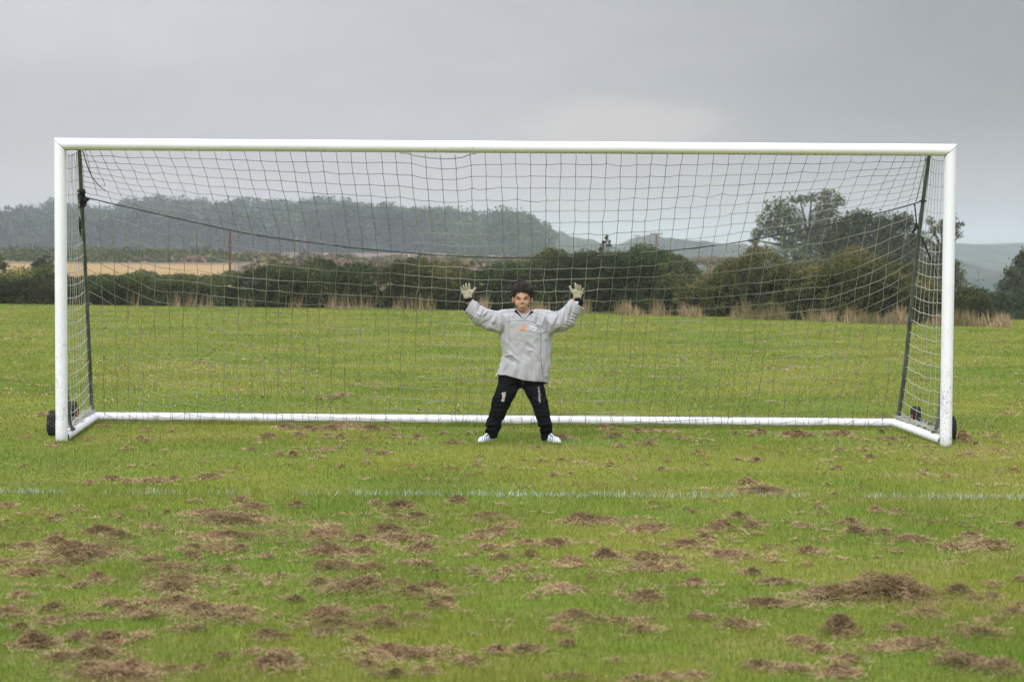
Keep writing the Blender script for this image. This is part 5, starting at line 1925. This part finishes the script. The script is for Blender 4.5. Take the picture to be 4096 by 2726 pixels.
for f in ((2030, 1405, 2078, 1442, 6, .012), (2022, 1420, 2050, 1415, 4, .010), (2024, 1428, 2060, 1450, 5, -.011), (2038, 1365, 2070, 1425, 6, .009), (2032, 1350, 2056, 1400, 5, -.008),
          (2105, 1370, 2126, 1400, 7, -.009), (2112, 1395, 2130, 1400, 5, .010), (2108, 1412, 2125, 1435, 7, -.007), (2140, 1400, 2160, 1440, 6, .008), (2128, 1372, 2156, 1408, 5, .008),
          (2060, 1450, 2050, 1510, 7, .009), (2076, 1450, 2074, 1512, 5, -.008), (2096, 1448, 2104, 1515, 7, .009), (2126, 1440, 2132, 1515, 6, -.008), (2030, 1460, 2012, 1500, 6, -.008), (2150, 1455, 2156, 1520, 6, .008), (2178, 1440, 2176, 1520, 6, -.006),
          (2010, 1262, 2022, 1296, 5, -.012), (2028, 1252, 2034, 1288, 5, .010), (2052, 1256, 2058, 1282, 4, -.009), (2000, 1262, 2004, 1300, 5, .009), (2022, 1290, 2008, 1340, 6, -.010),
          (2140, 1252, 2134, 1284, 5, .009), (2150, 1256, 2146, 1296, 5, -.010), (2176, 1258, 2166, 1300, 5, .011), (2184, 1266, 2190, 1330, 6, -.012), (2200, 1280, 2204, 1335, 5, .010),
          (1985, 1262, 1960, 1310, 6, .009), (1973, 1258, 1945, 1300, 5, -.009), (1945, 1245, 1930, 1262, 5, .012), (1915, 1224, 1912, 1250, 5, -.012), (1930, 1232, 1924, 1256, 4, .010), (1950, 1280, 1930, 1296, 4, -.008), (1905, 1250, 1925, 1262, 4, .008),
          (1990, 1300, 1950, 1290, 5, -.006), (1996, 1322, 1950, 1306, 5, .006),
          (2236, 1250, 2222, 1290, 6, -.011), (2226, 1256, 2206, 1300, 6, .011), (2250, 1246, 2240, 1296, 6, .010), (2262, 1232, 2256, 1280, 5, -.010), (2277, 1212, 2268, 1262, 6, .010), (2290, 1212, 2276, 1272, 5, -.008), (2216, 1326, 2250, 1306, 5, -.006)):
    fold(*f)
for q in range(5):                                             # padded quilting ribs on the forearms
    x0, y0 = 2296 + (-q) * 9.5, 1258 + q * 11.0
    fold(x0 - 8, y0 - 6, x0 + 20, y0 + 2, 1.8, -.007)
    x0, y0 = 1872 + q * 10.5, 1262 + q * 7.0
    fold(x0 + 2, y0 - 12, x0 - 10, y0 + 6, 1.8, -.006)
rgd = cr_noise(np.stack([G[..., 0] * .8 + G[..., 2] * .5, G[..., 1], G[..., 2] * .45 - G[..., 0] * .3], -1) + (vnoise(G, 7, 2) * .10)[..., None], 19, 21) ** 3
S_ -= (rgd * .0055 * vnoise(G, 6, 31) * 1.5 + (cr_noise(G * [1, 1, .5], 11, 4) - .5) * .007 + (vnoise(G * [1.2, 1, .7], 30, 6) - .5) * .0045).astype(np.float32)
J.S += S_
inner = J.S + .010                       # cloth thickness
# hem line
hem = np.interp(PXg, [1975, 1990, 2020, 2056, 2092, 2130, 2172, 2190, 2200], [1500, 1498, 1497, 1506, 1517, 1521, 1524, 1529, 1530])
hem = hem + np.where(G[..., 1] > YB, 10, 0)
hz = (PYg - hem) * PXM
J.S = np.maximum(J.S, hz).astype(np.float32)
J.S = np.maximum(J.S, -np.maximum(inner, -(hz + .05))).astype(np.float32)
# cuffs: cut across the sleeve and hollow it
for c, e_, r in ((W(1871, 1225, -.01), W(1925, 1268, 0), .058), (W(2310, 1214, -.01), W(2264, 1274, 0), .060)):
    a = (c - e_) / np.linalg.norm(c - e_)
    pl = (G - c) @ a
    if c[0] < 0:
        pl = (G - W(1871, 1225, -.01)) @ (np.array([-.84, 0, .54]) / 1.0)
    near = np.linalg.norm(G - c, axis=-1) < .13
    J.S = np.where(near, np.maximum(J.S, pl), J.S).astype(np.float32)
    J.cone(c + a * .02, e_ + (c - e_) * .3, r - .004, r - .018, .004, "sub", flat=.82)
# V neck
neck = W(2097, 1240, .0)
J.cone(W(2095, 1225, -.02), W(2098, 1262, .02), .052, .050, .008, "sub")
J.cone(W(2096, 1246, -.11), W(2094.5, 1262, -.11), .036, .008, .006, "sub")
vin = (1270 - PYg) * .80 - np.abs(PXg - (2094.5 + (1270 - PYg) * .03))          # open V at the throat
J.S = np.where((vin > -6) & (G[..., 1] < YB + .02) & (PYg < 1272), np.maximum(J.S, vin * PXM), J.S).astype(np.float32)
Vj, Fj = J.mesh(1)
nj = normals(Vj, Fj); cj = Vj[Fj].mean(1)
pyj = (W(2090, 1363)[2] - cj[:, 2]) / PXM + 1363
yoke = ((cj[:, 1] > YB + .012) & (nj[:, 2] > .25) & (pyj < 1262))
side = np.zeros(len(Fj), bool)
jersey = np_mesh("jersey", Vj, Fj, [m_jersey, m_blackcloth], person, smooth=True, fmat=yoke.astype(int))
tj = bvh(Vj, Fj)

c1 = lambda x, y: (1800 + x / 3.92, 1080 + y / 3.92)
c2 = lambda x, y: (1850 + x / 4.127, 1440 + y / 4.127)


def piping(pts, conv, r=.0013, mat=None, name="piping", parent=None, tr=None):
    P = np.array([W(*conv(*p)) for p in pts])
    P = dense(P, 12 * len(pts))
    P[1:-1] = (P[:-2] + P[1:-1] * 2 + P[2:]) / 4
    P = drop(tr or tj, P, r * .3)
    for _ in range(2):
        P[1:-1] = (P[:-2] + P[1:-1] * 2 + P[2:]) / 4
    V, F = sweep(P, r, 6)
    return clean_mesh(name, [(V, F)], mat or m_pipe, parent or jersey)


piping([(600, 652), (680, 655), (760, 682), (850, 657), (930, 643), (985, 650)], c1)
piping([(1000, 700), (1060, 690), (1092, 694)], c1)
piping([(1240, 700), (1300, 718)], c1)
piping([(1312, 668), (1400, 682), (1450, 700)], c1)
piping([(1500, 674), (1600, 672), (1700, 664)], c1)
piping([(915, 805), (960, 790), (1050, 783), (1200, 788), (1300, 808), (1350, 835), (1390, 880), (1412, 950), (1420, 1050), (1418, 1200), (1415, 1350), (1430, 1440), (1440, 1540)], c1)
piping([(1297, 60), (1310, 200), (1328, 330)], c2, .0014)
m_seamg = Mat("grey_seam", (.22, .23, .25), .8).m
piping([(905, 830), (908, 900), (915, 1000), (935, 1080), (925, 1150)], c1, .0012, m_seamg)
piping([(800, 700), (820, 800), (800, 900), (782, 990)], c1, .0010, m_seamg)
piping([(1512, 700), (1520, 820), (1560, 920), (1590, 1000)], c1, .0010, m_seamg)
piping([(600, 240), (700, 246), (850, 280), (1000, 312), (1150, 326), (1320, 336)], lambda x, y: c2(x, y - 12), .0009, m_seamg)
piping([(1900, 470), (1880, 600), (1860, 700), (1835, 840)], c1, .0012, m_seamg)

# black panels running over the shoulders
for pts in ([(575, 636), (680, 641), (770, 650), (850, 628)], [(985, 642), (1015, 636), (1045, 610)], [(1290, 640), (1340, 640)], [(1400, 640), (1480, 650), (1600, 644), (1720, 660)]):
    P = dense(np.array([W(*c1(x, y + 4)) + [0, .030, -.004] for x, y in pts]), 16)
    V, F = sweep(P, .0095 * np.sin(np.linspace(.35, 2.8, 16)) ** .5, 8)
    clean_mesh("shoulder_panel", [(V, F)], m_blackcloth, jersey)

# collar: grey band outside, black band inside
def band(pts, wid, mat, dy, name="collar"):
    P = dense(np.array([W(*c1(x, y)) + [0, o + dy, 0] for x, y, o in pts]), 16)
    P[1:-1] = (P[:-2] + P[1:-1] * 2 + P[2:]) / 4
    V, F = sweep(P, wid, 8, (.32, 1.0))
    return (V, F)


# black inner sleeves
U = Field(W(1840, 1262, -.09), W(1925, 1190, .09), .003)
U.cone(W(1866, 1222, .01), W(1890, 1236, 0), .046, .050, 0, flat=.8)
a = np.array([-.84, 0, .54]); X, Y, Z = U.grid()
G2 = np.stack(np.broadcast_arrays(X, Y, Z), -1)
U.S = np.maximum(U.S, ((G2 - W(1866, 1219, 0)) @ a)).astype(np.float32)
U.cone(W(1862, 1205, 0), W(1880, 1226, 0), .030, .026, .004, "sub")
V, F = U.mesh(1)
np_mesh("undersleeve", V, F, m_blackcloth, person, smooth=True)
U = Field(W(2262, 1262, -.09), W(2346, 1180, .09), .003)
U.cone(W(2314, 1208, .01), W(2298, 1232, 0), .042, .050, 0, flat=.8)
V, F = U.mesh(1)
np_mesh("undersleeve", V, F, m_blackcloth, person, smooth=True)


# badge: thin ring, two wings and a ribbon
def flat_poly(pts, mat, name, conv=c1, th=.0012, tr=None, parent=None, n=10):
    """polygon in photo crop coordinates laid on the cloth, filled by a fan of small quads"""
    P = np.array([conv(*p) for p in pts])
    cpt = P.mean(0)
    K = len(P)
    V = []
    ring = []
    Q = []
    for k in range(K):
        for q in range(n):
            Q.append(P[k] + (P[(k + 1) % K] - P[k]) * q / n)
    Q = np.array(Q)
    V = [W(*cpt)]
    for s in (.35, .7, 1.0):
        for q in Q:
            V.append(W(*(cpt + (q - cpt) * s)))
    V = drop(tr or tj, np.array(V), th)
    m = len(Q)
    F = [(0, 1 + k, 1 + (k + 1) % m, 1 + (k + 1) % m) for k in range(m)]
    for j in range(2):
        for k in range(m):
            a_, b_ = 1 + j * m + k, 1 + j * m + (k + 1) % m
            F.append((a_, a_ + m, b_ + m, b_))
    return clean_mesh(name, [(V, np.array(F))], mat, parent or jersey, smooth=False)


tjb = bvh(np.concatenate([Vj, Vb]), np.concatenate([Fj, Fb + len(Vj)]))
for q in ([(1000, 648), (1036, 610), (1082, 672), (1128, 740), (1116, 738), (1062, 684)], [(1262, 636), (1308, 642), (1298, 664), (1232, 698), (1180, 744), (1186, 728)]):
    flat_poly(q, m_blackcloth, "collar_lining", th=.004, tr=tjb)
for q in ([(1040, 596), (1056, 600), (1090, 662), (1128, 700), (1154, 748), (1130, 742), (1082, 672), (1034, 612)], [(1278, 624), (1264, 642), (1222, 694), (1182, 744), (1152, 748), (1186, 692), (1226, 660), (1264, 622)]):
    flat_poly(q, m_jersey, "collar", th=.0075, tr=tjb)
flat_poly([(1112, 672), (1150, 682), (1200, 684), (1178, 730), (1152, 748), (1132, 716)], m_jersey, "undershirt", th=.0035, tr=tjb, parent=person)


badge = flat_poly([(1078, 905), (1110, 903), (1140, 915), (1170, 920), (1205, 908), (1208, 936), (1180, 940), (1145, 932), (1110, 938), (1085, 932)], m_orange, "badge", th=.0025)
flat_poly([(1120, 912), (1145, 918), (1172, 926), (1170, 938), (1145, 930), (1118, 924)], m_orange2, "badge_ribbon", th=.0034, parent=badge)
flat_poly([(1118, 850), (1130, 862), (1142, 884), (1146, 900), (1134, 892), (1124, 876)], m_orange, "badge_wing", th=.0025, parent=badge)
flat_poly([(1174, 850), (1172, 870), (1160, 890), (1148, 902), (1150, 884), (1162, 864)], m_orange, "badge_wing", th=.0025, parent=badge)
a = np.linspace(-.2 * math.pi, 1.2 * math.pi, 26)
piping([(1146 + 46 * math.cos(q), 872 - 46 * math.sin(q)) for q in a], c1, .0007, m_orange, "badge_ring", badge)

patch = flat_poly([(1237, 858), (1298, 876), (1362, 898), (1358, 953), (1290, 932), (1230, 908)], m_white, "name_patch", th=.003)


def lettering(txt, mat, name, parent, conv, x0, y0, ux, uy, vx, vy, tr, lift, bold=.0, extrude=.03):
    """txt set from crop point (x0,y0); (ux,uy)= crop pixels per em along the line, (vx,vy)= per em upward"""
    cu = bpy.data.curves.new(name, "FONT")
    cu.body = txt
    cu.offset = bold
    cu.resolution_u = 3
    tmp = bpy.data.objects.new(name, cu)
    C.objects.link(tmp)
    me = bpy.data.meshes.new_from_object(tmp.evaluated_get(bpy.context.evaluated_depsgraph_get()))
    bpy.data.objects.remove(tmp); bpy.data.curves.remove(cu)
    bm = bmesh.new(); bm.from_mesh(me)
    bmesh.ops.subdivide_edges(bm, edges=bm.edges[:], cuts=1)
    co = np.array([v.co[:] for v in bm.verts])
    P = np.array([W(*conv(x0 + c[0] * ux + c[1] * vx, y0 + c[0] * uy + c[1] * vy)) for c in co])
    P = drop(tr, P, lift)
    for v, p in zip(bm.verts, P):
        v.co = p
    bm.to_mesh(me); bm.free()
    me.name = name
    me.materials.clear(); me.materials.append(mat)
    return link(bpy.data.objects.new(name, me), parent)


# width of "Respect" at size 1 is about 3.6 em-units/2
lettering("Respect", m_blue, "patch_lettering", patch, c1, 1240, 897, 31, 9.0, 0, -42, tj, .0052, .012)
flat_poly([(1350, 908), (1359, 911), (1357, 944), (1348, 941)], m_blue, "patch_bar", th=.0052, parent=patch, n=3)

# ---- trousers
T = Field(W(1930, 1768, -.17), W(2218, 1480, .17), .0038)
zz = lambda py: W(2090, py)[2]
T.stack([(zz(1478), W(2092, 1400)[0], .165, YB + .01, .105), (zz(1510), W(2083, 1400)[0], .19, YB + .01, .112), (zz(1530), W(2083, 1400)[0], .185, YB + .01, .11)], 0, pw=2.4)
for a_, b_, ra_, rb_ in (((2037, 1530, .0), (2024, 1565, -.015), .090, .086), ((2024, 1565, -.015), (2004, 1608, -.03), .086, .078), ((2004, 1608, -.03), (1990, 1652, -.035), .076, .066),
                         ((1990, 1652, -.035), (1976, 1684, -.02), .066, .058), ((1976, 1688, -.015), (1974, 1700, -.01), .064, .066), ((1973, 1708, -.005), (1966, 1728, .005), .056, .053), ((1966, 1728, .005), (1966, 1752, .012), .053, .047),
                         ((2129, 1530, .0), (2142, 1565, -.015), .090, .080), ((2142, 1565, -.015), (2158, 1608, -.03), .080, .068), ((2158, 1608, -.03), (2169, 1652, -.035), .068, .062),
                         ((2169, 1652, -.035), (2176, 1684, -.02), .062, .053), ((2178, 1688, -.015), (2182, 1700, -.01), .056, .058), ((2183, 1708, -.005), (2185, 1728, .005), .050, .048), ((2185, 1728, .005), (2186, 1757, .014), .047, .043)):
    T.cone(W(*a_), W(*b_), ra_, rb_, .012, flat=.95)
T.cone(W(2070, 1532, .0), W(2100, 1532, .0), .034, .034, .03)
X, Y, Z = T.grid()
G = np.stack(np.broadcast_arrays(X, Y, Z), -1).astype(np.float32)
PXg = (G[..., 0] - W(2048, 1400)[0]) / PXM + 2048
PYg = (W(2090, 1363)[2] - G[..., 2]) / PXM + 1363
S_ = np.zeros(T.S.shape, np.float32)
for py in (1612, 1632, 1650, 1668):                             # quilted knee pads
    fold(1966 + (1668 - py) * .2, py - 2, 2022 + (1668 - py) * .3, py + 1, 2.2, -.006)
    fold(2130 + (py - 1600) * .2, py - 2, 2196, py + 1, 2.2, -.006)
for f in ((1944, 1700, 2004, 1690, 4, .010), (1944, 1710, 2000, 1706, 3.5, -.012), (1950, 1722, 1994, 1716, 3.5, .008), (1946, 1730, 1990, 1734, 3, -.009),
          (2150, 1700, 2206, 1690, 4, .009), (2158, 1712, 2204, 1704, 3.5, -.011), (2162, 1724, 2204, 1718, 3.5, .008), (2164, 1738, 2204, 1730, 3, -.009),
          (2085, 1545, 2040, 1570, 5, .008), (2085, 1545, 2130, 1562, 5, .008), (2070, 1528, 2010, 1560, 6, -.006), (2100, 1528, 2160, 1560, 6, -.006), (1975, 1590, 2030, 1582, 5, .007), (2120, 1590, 2180, 1600, 5, .006)):
    fold(*f)
S_ -= ((vnoise(G * [1, 1, 1.3], 22, 8) - .5) * .005).astype(np.float32)
T.S += S_
T.S = np.maximum(T.S, np.maximum((PYg - np.where(PXg < 2085, 1753, 1763)) * PXM, (1482 - PYg) * PXM)).astype(np.float32)
Vt, Ft = T.mesh(1)
trousers = np_mesh("trousers", Vt, Ft, m_trous, person, smooth=True)
tt_ = bvh(Vt, Ft)
lettering("uhlsport", m_print, "trouser_lettering", trousers, c2, 1287, 684, -6.0, -77, -60, 4.5, tt_, .0045, .022)
num = flat_poly([(668, 515), (715, 508), (686, 664), (636, 662)], m_print, "trouser_number", conv=c2, th=.005, tr=tt_, parent=trousers, n=8)
flat_poly([(647, 521), (672, 514), (664, 552), (641, 552)], m_print, "number_flag", conv=c2, th=.0052, tr=tt_, parent=num, n=4)
piping([(985, 330), (1000, 380), (985, 440)], c2, .0012, m_seamg, "fly_seam", trousers, tt_)


# ---- gloves
def glove(palm, fingers, thumb, wrist, tagpos=None, sgn=1):
    lo = np.array([1e9] * 3); hi = -lo
    pts = [W(*p[0]) for p in fingers] + [W(*p[1]) for p in fingers] + [W(*q) for q in palm] + [W(*q) for q in thumb] + [W(*q) for q in wrist]
    lo = np.min(pts, 0) - .035; hi = np.max(pts, 0) + .035
    g_ = Field(lo, hi, .0018)
    # palm from four corner pads
    k0 = W(*palm[0])
    for a_, b_ in ((0, 1), (1, 2), (2, 3), (3, 0), (0, 2), (1, 3)):
        g_.cone(W(*palm[a_]), W(*palm[b_]), .0155, .0155, .012, flat=.85)
    for A_, B_, r in fingers:
        A1, B1 = W(*A_), W(*B_)
        mid = (A1 + B1) / 2 + [0, -.004, 0]
        g_.cone(A1, mid, r, r * .97, .005); g_.cone(mid, B1, r * .97, r * .84, .002)
    for q in range(len(thumb) - 1):
        g_.cone(W(*thumb[q]), W(*thumb[q + 1]), .0135 - q * .001, .0125 - q * .0015, .006)
    g_.cone(W(*wrist[0]), W(*palm[4]) if len(palm) > 4 else W(*wrist[0]), .022, .026, .012, flat=.8)
    V, F = g_.mesh(1)
    n_ = normals(V, F)
    back = n_[:, 1] > -.52
    o = np_mesh("glove", V, F, [m_palm, m_blackcloth], person, smooth=True, fmat=back.astype(int))
    # creases in the palm
    t_ = bvh(V, F)
    L = dense([W(*wrist[0]), W(*wrist[1])], 12)
    P1, F1 = sweep(L, np.interp(np.linspace(0, 1, 12), [0, .5, 1], [.032, .031, .033]) + .0012 * np.sin(np.arange(12) * 2.2), 22, (1, .82) if False else (1, 1))
    cuff = clean_mesh("wrist_strap", [(P1, F1)], m_blackcloth, o)
    if tagpos:
        c = W(*tagpos)
        clean_mesh("strap_label", [box_part((c[0], c[1], c[2]), (.026, .003, .016))], m_white, o, smooth=False)
    return o


glove([(1852, 1166, -.02), (1880, 1163, -.022), (1880, 1184, -.015), (1864, 1186, -.015), (1871, 1184, -.01)],
      [((1879, 1160, -.022), (1876.5, 1135, -.04), .0108), ((1869.5, 1159, -.024), (1864, 1135.5, -.045), .0108), ((1860, 1161, -.022), (1853.5, 1142, -.046), .0102), ((1851.5, 1166, -.02), (1845, 1149, -.04), .0096)],
      [(1878, 1182, -.018), (1889, 1168, -.028), (1901, 1151.5, -.036)], [(1870.5, 1190, -.01), (1874, 1203, -.005)])
glove([(2300, 1163, -.022), (2326, 1168, -.02), (2316, 1187, -.015), (2302, 1183, -.015), (2307, 1183, -.01)],
      [((2303, 1158, -.022), (2300.5, 1134, -.04), .0104), ((2311, 1158, -.024), (2310, 1139, -.046), .0104), ((2319, 1161, -.022), (2320.5, 1143, -.046), .0100), ((2326, 1168, -.02), (2331, 1154, -.042), .0096)],
      [(2300, 1181, -.018), (2289, 1166, -.028), (2279, 1146, -.036)], [(2306.5, 1189, -.01), (2312, 1206, -.002)], (2306, 1208, -.052))


# ---- boots
def boot(heel, toe, ank, sgn):
    H0, T0 = np.array(heel), np.array(toe)
    d = (T0 - H0); L = np.linalg.norm(d[:2]); d = d / L; d[2] = 0
    lo = np.minimum(H0, T0) - .06; hi = np.maximum(H0, T0) + .06
    lo[2] = -.004; hi[2] = .13
    b = Field(lo, hi, .0026)
    at_ = lambda t, z, s=0: H0 + d * (L * t) + np.array([-d[1], d[0], 0]) * s + [0, 0, z - H0[2]]
    b.cone(at_(.10, .026), at_(.42, .026), .026, .026, .0)
    b.cone(at_(.42, .026, sgn * .004), at_(.74, .023, sgn * .006), .027, .031, .02)
    b.cone(at_(.74, .023, sgn * .006), at_(.95, .016, 0), .031, .017, .015)
    b.cone(at_(.10, .035), at_(.15, .088), .031, .034, .02)
    b.cone(at_(.20, .074), at_(.62, .034), .026, .022, .02)
    X, Y, Z = b.grid()
    b.S = np.maximum(b.S, np.broadcast_to(.006 - Z, b.S.shape)).astype(np.float32)
    V, F = b.mesh(1)
    o = np_mesh("football_boot", V, F, m_boot, person, smooth=True)
    tr = bvh(V, F)
    # laces: zigzag over the instep
    P = []
    for k in range(9):
        t = .26 + .045 * k
        q = at_(t, .2, (.016 if k % 2 else -.016))
        h = tr.ray_cast(Vector(q), Vector((0, 0, -1)))
        P.append(np.array(h[0]) + [0, 0, .001] if h[0] is not None else q * [1, 1, 0] + [0, 0, .05])
    P = np.array(P)
    parts = [tube_arr(P[:-1], P[1:], .0046, sides=6)]
    Q = P.copy()
    parts.append(tube_arr(Q[:-2], Q[2:], .0045, sides=6))
    k0 = P[0]
    clean_mesh("laces", parts, m_lace, o)


p0 = at(1968, 1760, 2, 0.03); p1 = at(1916, 1772, 2, .02)
boot(W(1968, 1757, .045) * [1, 1, 0] + [0, 0, .03], np.array([W(1918, 1400)[0], YB - .125, .02]), None, -1)
boot(W(2180, 1757, .045) * [1, 1, 0] + [0, 0, .03], np.array([W(2240, 1400)[0], YB - .125, .02]), None, 1)
